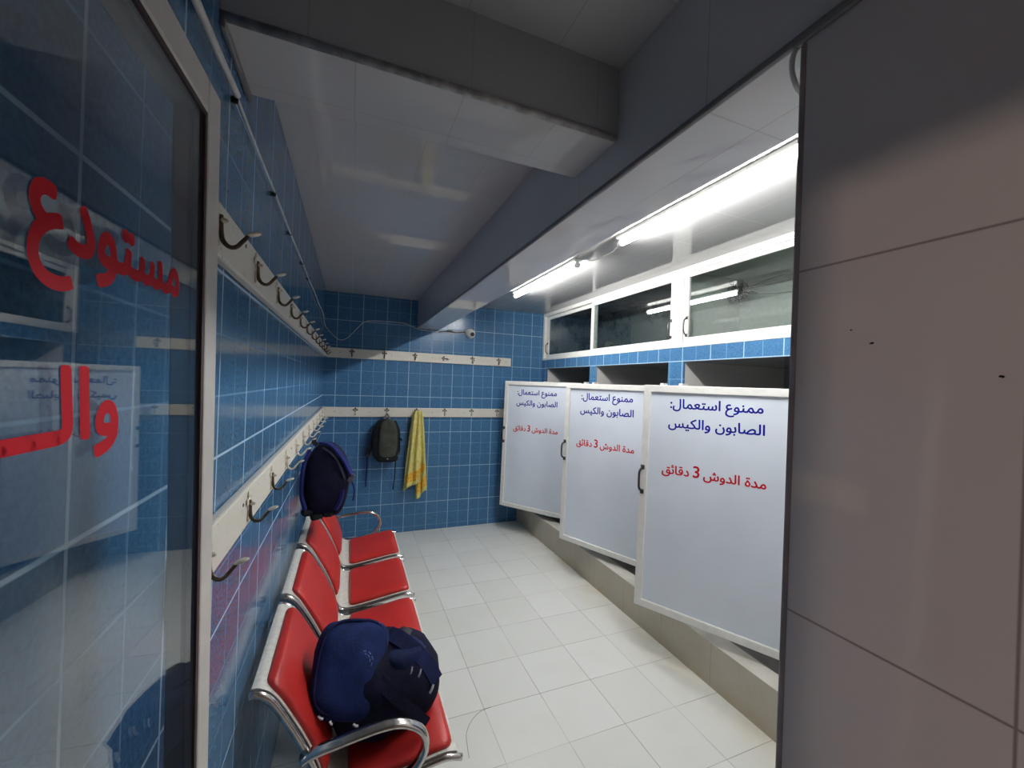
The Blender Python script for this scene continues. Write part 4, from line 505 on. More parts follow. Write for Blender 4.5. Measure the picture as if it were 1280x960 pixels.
25: ('313,-232 276,-230 240,-225 205,-217 172,-205 142,-189 115,-171 90,-150 69,-125 53,-99 40,-69 33,-36 30,-1 31,15 32,33 35,51 38,69 43,89 49,110 55,131 63,153 72,176 144,148 138,130 132,112 127,95 122,79 118,63 116,48 114,34 112,20 112,6 115,-26 124,-55 140,-80 160,-101 185,-119 214,-133 246,-142 280,-148 316,-150 359,-148 397,-143 430,-135 459,-123 483,-109 503,-94 519,-76 532,-57 542,-37 548,-16 552,5 553,26 552,55 550,82 547,109 542,135 536,160 530,186 522,211 515,236 507,262 588,284 595,260 600,240 605,223 609,208 612,195 615,185 617,176 619,168 621,160 629,138 637,119 647,106 657,95 668,87 681,83 694,79 709,78 725,77 738,78 750,79 761,82 771,87 780,95 790,106 798,121 806,142 814,167 820,198 827,237 833,282 909,268 907,255 905,240 902,224 899,207 897,190 895,173 893,156 891,142 891,130 892,121 894,112 898,104 903,96 912,89 924,84 939,80 958,78 982,77 1002,78 1020,79 1036,82 1049,86 1061,94 1071,105 1077,119 1082,139 1083,163 1082,181 1079,201 1075,223 1069,246 1062,270 1054,296 1045,322 1036,348 1026,373 1107,403 1115,381 1124,356 1132,330 1139,303 1145,276 1151,249 1155,223 1158,200 1159,179 1158,147 1153,118 1146,93 1135,71 1123,52 1108,36 1091,23 1072,12 1052,5 1029,-1 1006,-4 981,-5 959,-4 939,-2 921,1 904,6 890,12 878,20 867,29 858,39 851,52 845,65 840,80 837,97 871,97 860,75 848,55 835,39 821,25 805,14 788,6 768,0 745,-4 720,-5 700,-4 683,-1 667,4 653,10 641,17 631,26 622,35 614,45 608,57 603,68 599,80 596,92 637,41 632,9 625,-23 616,-55 602,-86 585,-116 564,-144 537,-169 505,-190 467,-208 423,-221 371,-229 824,545 811,547 799,551 789,560 780,570 776,581 774,594 776,607 780,618 789,629 799,637 811,642 824,644 837,642 848,637 859,629 867,618 871,607 873,594 871,581 867,570 859,560 848,551 837,547 756,435 743,437 731,441 721,450 712,460 708,471 706,484 708,497 712,508 721,519 731,527 743,532 756,534 769,532 780,527 791,519 799,508 803,497 805,484 803,471 799,460 791,450 780,441 769,437 892,435 879,437 867,441 857,450 848,460 844,471 842,484 844,497 848,508 857,519 867,527 879,532 892,534 905,532 916,527 927,519 935,508 939,497 941,484 939,471 935,460 927,450 916,441 905,437 849,56 634,22', '13,12,31 4,36,5 5,36,6 36,35,6 6,35,7 35,34,7 8,7,34 9,8,34 34,33,9 10,9,33 33,32,10 11,10,32 12,11,32 31,12,32 13,31,30 14,13,30 30,29,14 15,14,29 29,28,15 16,15,28 28,27,16 17,16,27 27,26,17 18,17,26 26,25,18 19,18,25 25,24,19 20,19,24 24,23,20 21,20,23 23,22,21 2,38,3 37,3,38 0,40,1 39,1,40 1,39,2 38,2,39 196,42,197 41,197,42 44,43,195 195,43,196 42,196,43 197,41,0 40,0,41 44,195,194 45,44,194 194,193,45 46,45,193 3,37,4 36,4,37 187,179,180 179,186,180 179,187,271 186,179,271 178,177,186 177,176,186 176,77,186 77,76,186 76,75,186 180,186,181 182,181,186 183,182,186 74,73,185 73,72,185 228,227,226 230,229,228 224,223,225 233,232,231 79,174,173 173,80,79 228,226,225 230,228,225 225,231,230 82,172,171 171,83,82 204,203,202 205,204,206 222,245,244 235,234,236 80,173,172 81,80,172 172,82,81 225,223,222 231,225,222 233,231,234 174,79,175 79,78,175 176,175,78 77,176,78 46,193,192 47,46,192 192,191,47 48,47,191 191,190,48 49,48,190 190,189,49 50,49,189 189,188,50 51,50,188 188,187,51 187,180,51 52,51,180 180,181,52 181,182,52 53,52,182 182,183,53 183,184,53 54,53,184 184,185,54 55,54,185 56,55,185 185,72,56 72,71,56 71,70,56 57,56,70 70,69,57 69,68,57 68,67,57 58,57,67 67,66,58 66,65,58 59,58,65 65,64,59 60,59,64 64,63,60 63,62,60 61,60,62 240,239,238 241,240,242 243,242,240 240,238,243 237,243,238 162,163,86 87,86,163 88,87,163 201,200,199 199,198,201 207,201,198 210,209,207 208,207,209 158,165,159 213,219,214 159,165,160 165,161,270 254,249,255 104,103,164 103,102,164 249,248,247 247,246,249 255,249,246 258,257,255 257,256,255 217,216,218 219,218,216 214,219,216 216,215,214 166,161,167 162,167,161 161,165,162 165,164,162 163,162,164 164,102,163 102,101,163 88,163,101 89,88,101 101,100,89 100,99,89 90,89,99 252,251,250 250,249,252 249,254,252 253,252,254 198,221,220 220,219,198 219,213,198 207,198,213 210,207,213 213,212,210 211,210,212 265,264,266 264,263,262 151,111,152 110,152,111 112,150,149 149,113,112 111,151,150 150,112,111 152,110,153 109,153,110 153,109,154 155,154,109 108,155,109 266,264,267 264,262,267 262,261,267 114,148,147 115,114,147 115,147,146 116,115,146 146,145,116 145,144,116 117,116,144 144,143,117 118,117,143 143,142,118 142,141,118 119,118,141 141,140,119 120,119,140 140,139,120 121,120,139 139,138,121 122,121,138 138,137,122 123,122,137 137,136,123 124,123,136 136,135,124 125,124,135 135,134,125 126,125,134 134,133,126 127,126,133 133,132,127 128,127,132 132,131,128 113,149,148 148,114,113 128,131,129 131,130,129 155,108,156 157,156,108 108,107,157 158,157,107 165,158,107 107,106,165 164,165,106 106,105,164 104,164,105 90,99,98 98,97,90 91,90,97 97,96,91 96,95,91 95,94,91 92,91,94 94,93,92 269,268,246 268,267,246 267,261,246 255,246,261 258,255,261 261,260,258 260,259,258 83,171,170 170,169,83 84,83,169 169,168,84 168,167,84 85,84,167 167,162,85 162,86,85 222,244,243 243,237,222 231,222,237 234,231,237 236,234,237 204,202,201 206,204,201 201,207,206 161,166,270 160,165,270 75,74,185 186,75,185 185,184,186 184,183,186 178,186,271'),
26: ('215,77 246,78 273,81 295,87 312,95 327,105 338,117 345,130 350,145 351,162 350,176 346,192 341,210 333,229 323,250 312,273 299,296 286,320 271,346 254,371 238,398 220,424 289,469 314,430 337,393 357,358 375,323 392,291 406,260 418,230 429,201 438,174 448,147 458,126 470,109 481,97 494,88 506,83 518,79 530,78 541,77 554,76 564,72 572,66 578,57 581,48 582,38 580,28 576,18 568,9 558,1 546,-3 532,-5 510,-4 489,1 468,8 447,18 429,31 413,49 399,70 389,95 381,125 421,157 419,131 413,105 404,80 390,56 369,36 343,18 309,5 266,-3 215,-6 191,-5 168,-3 146,0 124,5 103,10 84,18 66,26 50,35 35,45 75,114 90,105 109,97 131,89 156,82 184,78 399,71', '75,84,76 76,84,77 84,83,77 78,77,83 83,82,78 79,78,82 80,79,82 81,80,82 86,73,72 85,74,73 73,86,85 0,71,1 71,0,72 86,72,0 74,85,75 84,75,85 2,70,69 69,3,2 3,69,68 4,3,68 1,71,70 70,2,1 18,24,19 24,23,19 20,19,23 23,22,20 21,20,22 60,66,87 60,87,65 63,64,33 33,32,63 62,63,32 32,31,62 31,30,62 65,59,58 60,65,64 61,60,64 64,63,61 63,62,61 9,61,62 39,52,40 52,39,53 38,53,39 53,38,54 38,37,54 55,54,37 36,55,37 47,46,48 48,46,41 46,45,41 45,44,41 44,43,41 42,41,43 40,52,51 51,50,40 50,49,40 49,48,40 48,41,40 55,36,56 57,56,36 36,35,57 58,57,35 35,34,58 65,58,34 64,65,34 33,64,34 4,68,67 5,4,67 67,66,5 66,60,5 6,5,60 60,61,6 7,6,61 8,7,61 61,9,8 9,62,10 62,30,10 11,10,30 30,29,11 12,11,29 29,28,12 13,12,28 14,13,28 28,27,14 15,14,27 27,26,15 16,15,26 26,25,16 17,16,25 18,17,25 24,18,25 59,65,87'),
27: ('202,0 170,2 141,8 114,17 90,30 69,48 53,69 40,94 33,124 30,158 34,189 45,225 63,266 90,309 129,355 178,402 197,348 129,409 181,471 215,443 247,414 277,383 304,351 328,318 348,283 363,247 372,210 375,171 374,155 371,138 367,119 360,100 351,81 340,62 326,45 308,30 287,18 262,8 234,2 202,82 223,83 242,87 259,94 272,102 284,113 293,126 299,141 303,157 304,175 303,192 300,209 296,228 288,246 277,266 262,288 242,310 216,335 184,361 228,363 204,341 183,319 164,296 147,272 134,249 123,227 115,205 111,185 109,166 112,140 121,119 136,103 155,91 177,84 278,560 265,562 253,566 243,575 234,585 230,596 228,609 230,622 234,633 243,644 253,652 265,657 278,659 291,657 302,652 312,644 321,633 325,622 327,609 325,596 321,585 312,575 302,566 291,562 141,560 128,562 116,566 106,575 97,585 93,596 91,609 93,622 97,633 106,644 116,652 128,657 141,659 154,657 165,652 176,644 184,633 188,622 190,609 188,596 184,585 176,575 165,566 154,562 158,383 196,351 192,361 206,343', '102,101,103 105,104,103 99,98,100 108,107,106 6,5,69 7,6,69 69,68,7 8,7,68 9,8,68 68,67,9 10,9,67 67,66,10 11,10,66 66,65,11 65,64,11 12,11,64 103,101,100 105,103,100 100,106,105 97,120,119 119,118,97 118,112,97 112,111,109 111,110,109 59,16,60 57,15,121 18,15,19 116,115,117 115,114,113 0,39,1 39,72,1 2,1,72 71,2,72 117,115,118 115,113,118 112,118,113 2,71,3 71,70,3 4,3,70 5,4,70 69,5,70 12,64,63 13,12,63 63,62,13 62,61,13 14,13,61 61,60,14 121,15,17 15,18,17 100,98,97 106,100,97 97,112,106 112,109,106 108,106,109 76,82,81 58,56,55 79,78,77 77,76,79 76,81,79 80,79,81 40,38,37 41,40,37 37,36,41 36,42,41 20,58,21 76,75,74 74,73,76 82,76,73 85,84,82 84,83,82 90,89,91 32,31,45 46,45,31 31,30,46 30,29,46 47,46,29 29,28,47 48,47,28 28,27,48 49,48,27 27,26,49 50,49,26 26,25,50 51,50,25 92,91,93 94,93,91 91,89,94 88,94,89 42,36,35 43,42,35 35,34,43 34,33,43 44,43,33 33,32,44 32,45,44 51,25,52 25,24,52 53,52,24 24,23,53 54,53,23 23,22,54 55,54,22 58,55,22 21,58,22 73,96,95 95,94,73 94,88,73 82,73,88 85,82,88 88,87,85 87,86,85 38,40,0 39,0,40 123,122,58 122,123,57 58,20,15 19,15,20 60,16,14 121,14,16 16,57,121 16,59,122 124,122,59 122,124,58 57,16,122 15,57,123 58,15,123 56,58,124'),
28: ('0,-5 10,77 30,78 47,79 62,82 75,86 86,94 96,105 104,119 113,139 121,163 129,193 139,231 149,275 224,254 220,236 215,216 210,194 206,171 203,150 202,130 203,120 206,110 210,102 217,95 226,88 238,84 252,80 270,78 290,77 309,78 325,79 339,82 351,87 361,95 371,106 379,121 386,142 393,167 400,198 407,237 414,282 490,268 488,255 486,240 483,224 480,207 478,190 476,173 474,156 472,142 472,130 473,121 475,112 479,104 484,96 493,89 505,84 520,80 539,78 563,77 593,79 617,86 636,98 648,114 656,136 658,162 658,178 658,194 657,211 656,228 655,247 654,268 652,290 649,314 646,340 719,345 723,294 728,250 733,212 738,180 746,153 755,131 765,113 779,99 794,89 812,82 834,78 860,77 873,76 883,72 891,66 896,57 899,48 900,38 898,28 894,18 886,9 876,1 864,-3 850,-5 828,-4 808,-1 790,5 773,12 757,20 744,31 731,42 721,55 712,69 704,83 698,98 694,114 712,108 703,80 692,57 678,39 661,24 642,13 622,5 600,-1 578,-4 554,-5 526,-4 502,0 482,6 465,15 450,26 439,40 429,56 423,75 418,97 452,97 439,71 426,49 412,32 397,19 380,9 360,3 337,-2 310,-4 278,-5 261,-4 243,-1 225,3 206,10 190,21 175,35 163,53 155,76 150,105 180,111 168,80 154,55 139,36 121,21 102,10 80,3 56,-1 29,-4 704,83 430,55 159,64', '1,0,159 159,2,1 2,159,158 3,2,158 158,157,3 157,4,3 4,157,156 5,4,156 156,155,5 6,5,155 155,154,6 149,162,152 162,149,153 149,152,150 21,20,151 152,148,147 150,152,151 152,147,24 24,23,152 151,152,23 23,22,151 21,151,22 151,20,19 153,149,154 6,154,149 7,6,149 149,150,7 8,7,150 9,8,150 10,9,150 150,151,10 151,19,10 19,18,10 11,10,18 18,17,11 12,11,17 17,16,12 16,15,12 13,12,15 15,14,13 143,27,144 27,26,144 28,142,141 141,29,28 142,28,143 27,143,28 139,32,31 32,139,138 138,137,32 33,32,137 29,141,140 30,29,140 140,139,30 139,31,30 134,130,135 127,133,128 129,161,133 52,51,132 161,129,134 130,134,129 129,133,130 133,132,130 131,130,132 132,51,131 51,50,131 37,131,50 38,37,50 50,49,38 33,137,136 136,135,33 34,33,135 135,130,34 130,131,34 35,34,131 36,35,131 131,37,36 144,26,145 146,145,26 26,25,146 147,146,25 24,147,25 60,122,121 59,123,122 122,60,59 58,124,123 123,59,58 124,58,125 58,57,125 61,120,119 119,62,61 62,119,118 62,118,117 117,116,62 63,62,116 120,61,121 60,121,61 111,114,110 114,111,115 110,114,160 110,160,113 111,110,113 112,111,113 109,108,83 113,109,83 83,82,113 82,81,113 112,113,81 81,80,112 102,86,103 88,100,99 87,101,100 100,88,87 101,87,102 86,102,87 91,90,89 95,94,96 93,92,89 91,89,92 88,99,98 98,97,88 97,96,88 96,94,88 94,93,88 93,89,88 103,86,104 86,85,104 105,104,85 106,105,85 85,84,106 107,106,84 108,107,84 83,108,84 63,116,115 115,111,63 64,63,111 111,112,64 65,64,112 66,65,112 112,80,66 67,66,80 68,67,80 80,79,68 69,68,79 70,69,79 79,78,70 71,70,78 72,71,78 78,77,72 73,72,77 74,73,77 77,76,74 75,74,76 125,57,126 57,56,126 127,126,56 133,127,56 56,55,133 132,133,55 55,54,132 54,53,132 52,132,53 38,49,48 39,38,48 48,47,39 47,46,39 40,39,46 46,45,40 45,44,40 41,40,44 44,43,41 43,42,41 109,113,160 128,133,161 148,152,162'),
29: ('0,-5 10,77 280,77 293,76 303,72 311,66 316,57 319,48 320,38 318,28 314,18 306,9 296,1 284,-3 270,-5', '1,0,14 2,13,12 13,2,14 1,14,2 9,8,10 2,12,11 11,10,2 10,8,2 8,7,2 3,2,7 7,6,3 6,5,3 5,4,3'),
}
LINES = {
'forbid': [(0, 0), (1, 219), (2, 914), (3, 1205), (4, 1783), (5, 2304), (6, 2677), (7, 3461), (8, 3977), (9, 4484), (10, 4956), (3, 5299), (11, 5877)],
'soap': [(12, 0), (13, 1269), (14, 1642), (15, 2150), (7, 2410), (16, 2648), (17, 3373), (9, 4058), (18, 4530), (2, 4799), (19, 5090), (15, 6039), (7, 6299)],
'limit': [(20, 0), (21, 808), (2, 1077), (22, 1368), (23, 1815), (24, 2570), (25, 3348), (16, 4557), (26, 5004), (15, 5536), (7, 5796), (27, 6312), (26, 6717), (11, 7249)],
'store': [(8, 0), (23, 507), (9, 984), (5, 1456), (28, 1829), (11, 2679)],
'andthe': [(26, 0), (29, 532), (29, 802), (15, 1072), (7, 1332), (16, 1570)],
}

# ================================================================ the setting
D = 4.6463          # back wall
H = 2.61            # ceiling
Y0 = -1.7           # wall behind the camera
XS = 2.53           # shower front

def struct(name, boxes, mat, bevel=0.0):
    bm = new()
    for b in boxes:
        box(bm, *b)
    return obj(name, bm, mat, None, bevel=bevel, kind='structure')

struct('floor', [(-2.2, 3.7, Y0 - 0.1, D + 0.1, -0.1, 0.0)], M_floor)
struct('wall_left', [(-0.15, 0, 0.06, D, 0, H), (-0.15, 0, Y0, -1.0, 0, H), (-0.15, 0, -1.0, 0.06, 2.03, H)], M_blue_left)
struct('wall_back', [(-0.15, 3.7, D, D + 0.1, 0, H)], M_blue_back)
struct('wall_right', [(0.95, 1.19, Y0, 0.455, 0, 2.295)], M_right)
struct('wall_front', [(-2.2, 3.7, Y0 - 0.1, Y0, 0, H)], M_plain_wall)
struct('wall_storage', [(-2.2, -2.1, Y0, D, 0, H), (-2.1, -0.15, 0.45, 0.55, 0, H)], M_plain_wall)
struct('wall_side', [(1.19, XS, 0.30, 0.40, 0, H)], M_right)
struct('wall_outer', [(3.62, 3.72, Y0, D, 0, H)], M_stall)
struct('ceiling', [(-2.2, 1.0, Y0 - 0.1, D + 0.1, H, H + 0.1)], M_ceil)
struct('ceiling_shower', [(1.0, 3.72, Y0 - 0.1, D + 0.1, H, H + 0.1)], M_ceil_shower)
# ceiling beams: side tiles and soffit tiles
def beam(name, x0, x1, y0, y1, z0, side, low):
    bm = new()
    box(bm, x0, x1, y0, y1, z0, H)
    o = obj(name, bm, [side, low], None, kind='structure')
    for p in o.data.polygons:
        if p.normal.z < -0.5:
            p.material_index = 1
    return o
beam('ceiling_beam', 0.945, 1.19, Y0, D, 2.295, M_beam_side, M_beam_low)
beam('cross_beam', 0.0, 0.945, 0.965, 1.195, 2.405, M_cross, M_ceil)
# edge trims of the beams and the wall corner
bm = new(); box(bm, 0.939, 0.953, 0.10, D, 2.289, 2.306); obj('trim_1', bm, M_dark_trim, None, bevel=0.006, kind='structure')
bm = new(); cyl(bm, (0.0, 0.966, 2.411), (0.94, 0.966, 2.411), 0.0095, 14); obj('trim_2', bm, M_round_trim, None, True, kind='structure')
bm = new(); box(bm, 0.947, 0.957, 0.448, 0.4585, 0, 2.29); obj('trim_3', bm, M_trim_wall, None, bevel=0.004, kind='structure')
bm = new(); box(bm, 0.0, 0.010, 0.96, 1.20, 2.385, 2.4055); obj('trim_4', bm, M_dark_trim, None, bevel=0.003, kind='structure')
# kerb and shower stalls
kb = struct('shower_kerb', [(2.25, 2.37, 0.40, D, 0, 0.25)], [M_kerb, M_kerb_top])
for p in kb.data.polygons:
    if p.normal.z > 0.5:
        p.material_index = 1
struct('shower_floor', [(2.37, 3.62, 0.40, D, 0, 0.06)], M_stall_floor)
bm = new()
box(bm, XS, XS + 0.014, 0.40, D, 1.915, 2.02)
for a, b in ((4.51, D), (3.425, 3.54), (2.285, 2.44), (1.13, 1.27), (0.40, 0.47)):
    box(bm, XS, XS + 0.014, a, b, 0.06, 1.915)
obj('wall_shower', bm, M_blue_shower, None, kind='structure')
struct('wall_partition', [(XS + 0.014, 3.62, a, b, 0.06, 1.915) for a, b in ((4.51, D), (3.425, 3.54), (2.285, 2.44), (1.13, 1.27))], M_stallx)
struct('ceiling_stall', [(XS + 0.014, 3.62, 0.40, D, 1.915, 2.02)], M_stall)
# white aluminium door posts in the stall openings
k = 5
for a, b in ((4.474, 4.51), (3.54, 3.576), (3.389, 3.425), (2.44, 2.476), (2.249, 2.285), (1.27, 1.306)):
    bm = new(); box(bm, 2.488, 2.545, a, b, 0.06, 1.752)
    obj('trim_%d' % k, bm, M_alu, None, bevel=0.004, kind='structure'); k += 1

# ================================================================ wall cabinets over the showers
def cabinet(label, y0, y1, sashes, inner):
    t = thing('wall_cabinet', label, 'cabinet', (XS, y0, 2.02), 0, 'glass fronted cabinets above the showers')
    L = y1 - y0
    h = H - 2.02
    bm = new()
    box(bm, 0.06, 0.62, 0, 0.02, 0, h); box(bm, 0.06, 0.62, L - 0.02, L, 0, h)
    box(bm, 0.60, 0.62, 0.02, L - 0.02, 0, h); box(bm, 0.06, 0.60, 0.02, L - 0.02, 0.0, 0.012)
    box(bm, 0.06, 0.60, 0.02, L - 0.02, h - 0.01, h - 0.002)
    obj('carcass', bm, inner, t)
    def ring(bm, a, b, z0, z1, w, wb, x0, x1, wt=None):
        wt = w if wt is None else wt
        box(bm, x0, x1, a, a + w, z0, z1); box(bm, x0, x1, b - w, b, z0, z1)
        box(bm, x0, x1, a + w, b - w, z0, z0 + wb); box(bm, x0, x1, a + w, b - w, z1 - wt, z1)
    bm = new(); ring(bm, 0, L, 0, h, 0.040, 0.028, -0.004, 0.06, 0.040); obj('frame', bm, M_alu, t, bevel=0.003)
    for (a, b, x0, hy) in sashes:
        s = obj('sash', ring_bm(a - y0, b - y0, 0.028, h - 0.042, x0), M_alu, t, bevel=0.003)
        bm = new(); box(bm, x0 + 0.010, x0 + 0.015, a - y0 + 0.03, b - y0 - 0.03, 0.06, h - 0.08); obj('glass_pane', bm, M_glass_cab, s)
        if hy is not None:
            bm = new()
            yy = hy - y0
            sweep(bm, smooth_pts([(x0, yy, 0.085), (x0 - 0.022, yy, 0.100), (x0 - 0.030, yy, 0.125), (x0 - 0.030, yy, 0.175), (x0 - 0.022, yy, 0.200), (x0, yy, 0.215)], 4), 0.0045, 0.006, 8)
            box(bm, x0 - 0.006, x0, yy - 0.008, yy + 0.008, 0.075, 0.098); box(bm, x0 - 0.006, x0, yy - 0.008, yy + 0.008, 0.202, 0.225)
            obj('handle', bm, M_steel_dark, s, True)
    return t
def ring_bm(a, b, z0, z1, x0):
    bm = new()
    w = 0.042
    box(bm, x0, x0 + 0.022, a, a + w, z0, z1); box(bm, x0, x0 + 0.022, b - w, b, z0, z1)
    box(bm, x0, x0 + 0.022, a + w, b - w, z0, z0 + 0.042); box(bm, x0, x0 + 0.022, a + w, b - w, z1 - 0.038, z1)
    return bm
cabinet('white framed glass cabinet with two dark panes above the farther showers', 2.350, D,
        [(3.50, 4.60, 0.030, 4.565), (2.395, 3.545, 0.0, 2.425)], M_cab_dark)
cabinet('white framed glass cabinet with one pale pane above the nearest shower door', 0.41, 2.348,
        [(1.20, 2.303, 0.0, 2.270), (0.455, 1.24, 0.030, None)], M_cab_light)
# wiring and dust clump seen in the pale cabinet
bm = new()
for i in range(46):
    a = Vector((2.98 + random.uniform(-0.05, 0.05), 2.215 + random.gauss(0, 0.028), 2.46 + random.gauss(0, 0.020)))
    pts = [a + Vector((random.gauss(0, 0.02), random.gauss(0, 0.028), random.gauss(0, 0.022))) for _ in range(5)]
    sweep(bm, smooth_pts(pts, 4), 0.004, n=5)
for zz, dz in ((2.47, 0.06), (2.46, -0.06), (2.48, 0.0)):
    sweep(bm, smooth_pts([(2.98, 2.215, zz), (3.0, 2.02, zz + dz * 0.7), (3.02, 1.80, zz + dz), (3.05, 1.50, zz + dz * 0.4), (3.12, 1.15, zz + dz * 0.9)], 6), 0.003, n=5)
tag(obj('cable_tangle', bm, M_black_cable, None, True), 'black tangle of loose cables behind the pale cabinet pane', 'cable')

# ================================================================ fluorescent lights on the beam
def tube_light(label, y0, y1):
    L = y1 - y0
    t = thing('fluorescent_light', label, 'light', (1.735, y0, H), 0, 'fluorescent lights on the shower ceiling')
    bm = new(); box(bm, -0.030, 0.030, 0.0, L, -0.020, 0.0); obj('batten', bm, M_alu, t, bevel=0.005)
    bm = new(); cyl(bm, (0.0, 0.025, -0.043), (0.0, L - 0.025, -0.043), 0.0175, 20); obj('tube', bm, M_tube, t, True)
    for y in (0.0, L - 0.025):
        bm = new(); cyl(bm, (0.0, y, -0.043), (0.0, y + 0.026, -0.043), 0.0195, 20); box(bm, -0.012, 0.012, y + 0.003, y + 0.023, -0.040, -0.018)
        obj('end_cap', bm, M_alu, t)
    return t
tube_light('farther lit fluorescent tube on the shower ceiling, toward the blue back wall', 2.50, 3.68)
tube_light('nearer lit fluorescent tube, its end running behind the grey wall corner', 0.84, 2.02)
bm = new()
sweep(bm, smooth_pts([(1.735, 2.50, 2.585), (1.75, 2.44, 2.59), (1.79, 2.38, 2.575), (1.84, 2.33, 2.60), (1.84, 2.24, 2.60), (1.80, 2.13, 2.595), (1.75, 2.06, 2.575), (1.735, 2.018, 2.575)], 6), 0.0045, n=7)
tag(obj('light_cable', bm, M_white_cable, None, True), 'short white cable linking the two fluorescent tubes', 'cable')
bm = new()
sweep(bm, smooth_pts([(0.962, 0.468, 2.30), (0.950, 0.468, 2.288), (0.943, 0.468, 2.268), (0.946, 0.468, 2.245), (0.962, 0.468, 2.225), (1.00, 0.468, 2.21), (1.05, 0.47, 2.20)], 6), 0.0042, n=8)
tag(obj('loop_cable', bm, M_white_cable, None, True), 'white cable looping round the top of the grey wall corner', 'cable')

# ================================================================ lettering
def letters(name, line, scale, x0, z0, y, mat, parent, bold=0.0, xs=1.0, big=None, label=None, sh=None):
    bm = new()
    gs = []
    for g, off in LINES[line]:
        vs, fs = GLYPHS[g]
        P = [tuple(map(int, q.split(','))) for q in vs.split()]
        F = [tuple(map(int, q.split(','))) for q in fs.split()]
        gs.append((g, off, P, F))
    shifts = [(0, 0)] + ([(bold * math.cos(i * math.pi / 4), bold * math.sin(i * math.pi / 4)) for i in range(8)] if bold else [])
    f = sh or (lambda u, z: u)
    for i, (dx, dz) in enumerate(shifts):
        for g, off, P, F in gs:
            k = big[1] if big and g == big[0] else 1.0
            cx = sum(p[0] for p in P) / len(P)
            vv = []
            for px, pz in P:
                X = off + cx + (px - cx) * k
                x = x0 + X * 0.001 * scale * xs + dx * scale
                z = z0 + pz * 0.001 * scale * k + dz * scale
                vv.append(bm.verts.new((f(x, z), y - i * 0.00003, z)))
            for q in F:
                try:
                    bm.faces.new([vv[j] for j in q])
                except ValueError:
                    pass
    o = obj(name, bm, mat, parent)
    if label:
        o['label'] = label
    return o

# ================================================================ shower doors
SHOWER_W = 0.942
def shower_door(label, hx, hy, deg, z1=1.73, z0=0.313):
    # hinge at the right, free edge at the left; local +x runs free -> hinge, origin under the hinge
    a = R(deg)
    e = Vector((math.sin(a), -math.cos(a)))
    t = thing('shower_door', label, 'shower door', (hx, hy, 0.25), math.atan2(e.y, e.x), 'shower doors with blue and red lettering')
    dz = 0.25
    sh = lambda u, z: u - SHOWER_W - 0.019 * (z1 - dz - z) / (z1 - z0)
    bm = new(); frame_ring(bm, 0, SHOWER_W, z0 - dz, z1 - dz, 0.045, -0.016, 0.020, sh=sh); obj('frame', bm, M_alu, t, bevel=0.004)
    bm = new()
    q = [(0.04, z0 - dz + 0.04), (SHOWER_W - 0.04, z0 - dz + 0.04), (SHOWER_W - 0.04, z1 - dz - 0.04), (0.04, z1 - dz - 0.04)]
    fr = [bm.verts.new((sh(u, z), -0.002, z)) for u, z in q]
    bk = [bm.verts.new((sh(u, z), 0.006, z)) for u, z in q]
    bm.faces.new(fr); bm.faces.new(bk[::-1])
    for i in range(4):
        bm.faces.new((fr[i], bk[i], bk[(i + 1) % 4], fr[(i + 1) % 4]))
    obj('panel', bm, M_panel, t)
    letters('blue_lettering', 'forbid', 0.0785, 0.163, 1.592 - dz, -0.0025, M_blue_ink, t, 0.021, label='upper line of blue Arabic lettering', sh=sh)
    letters('blue_lettering', 'soap', 0.0795, 0.158, 1.474 - dz, -0.0025, M_blue_ink, t, 0.021, label='second line of blue Arabic lettering', sh=sh)
    letters('red_lettering', 'limit', 0.0725, 0.132, 1.186 - dz, -0.0025, M_red_ink, t, 0.022, big=(24, 1.35), label='red line of Arabic lettering with a large 3', sh=sh)
    bm = new()
    ux = -0.004
    zc = 1.125 - dz
    X = sh(ux + 0.022, zc)
    sweep(bm, smooth_pts([(X, -0.016, zc - 0.075), (X - 0.006, -0.040, zc - 0.062), (X - 0.008, -0.052, zc - 0.040), (X - 0.008, -0.052, zc + 0.040), (X - 0.006, -0.040, zc + 0.062), (X, -0.016, zc + 0.075)], 5), 0.0065, 0.008, 10)
    box(bm, X - 0.011, X + 0.011, -0.024, -0.016, zc - 0.092, zc - 0.064); box(bm, X - 0.011, X + 0.011, -0.024, -0.016, zc + 0.064, zc + 0.092)
    obj('handle', bm, M_black, t, True)
    for z in (0.55, 1.05, 1.55):
        bm = new(); cyl(bm, (0.006, 0.0, z - dz - 0.045), (0.006, 0.0, z - dz + 0.045), 0.010, 12); obj('hinge', bm, M_alu, t, True)
    return t
shower_door('white framed shower door standing ajar, farthest from the camera, beside the blue back wall', 2.478, 3.591, 35.4, 1.74, 0.308)
shower_door('white framed shower door standing ajar between the other two', 2.478, 2.377, 23.15, 1.73, 0.311)
shower_door('white framed shower door standing ajar, nearest, beside the grey wall corner', 2.478, 1.273, 28.1, 1.73, 0.316)

# ================================================================ glass door in the foreground
a7 = R(2.2)
GW = 0.80
gx, gy = 0.1 - math.sin(a7) * GW, 0.61 - math.cos(a7) * GW
gd = thing('glass_door', 'cream framed glass door with large red Arabic lettering, open against the left wall', 'door', (gx, gy, 0), R(90 - 2.2))
GZ = 2.046
bm = new()
box(bm, GW - 0.035, GW + 0.005, 0.0, 0.036, 0.012, GZ); box(bm, 0.0, 0.03, 0.0, 0.036, 0.012, GZ)
obj('stile', bm, M_alu_door, gd, bevel=0.003)
bm = new(); box(bm, 0.03, GW - 0.035, 0.0, 0.036, GZ - 0.040, GZ); box(bm, 0.03, GW - 0.035, 0.0, 0.036, 0.012, 0.11); obj('rail', bm, M_alu_door, gd, bevel=0.003)
bm = new(); frame_ring(bm, 0.030, GW - 0.0348, 0.11, GZ - 0.0398, 0.006, 0.0015, 0.0045); obj('gasket', bm, M_gasket, gd)
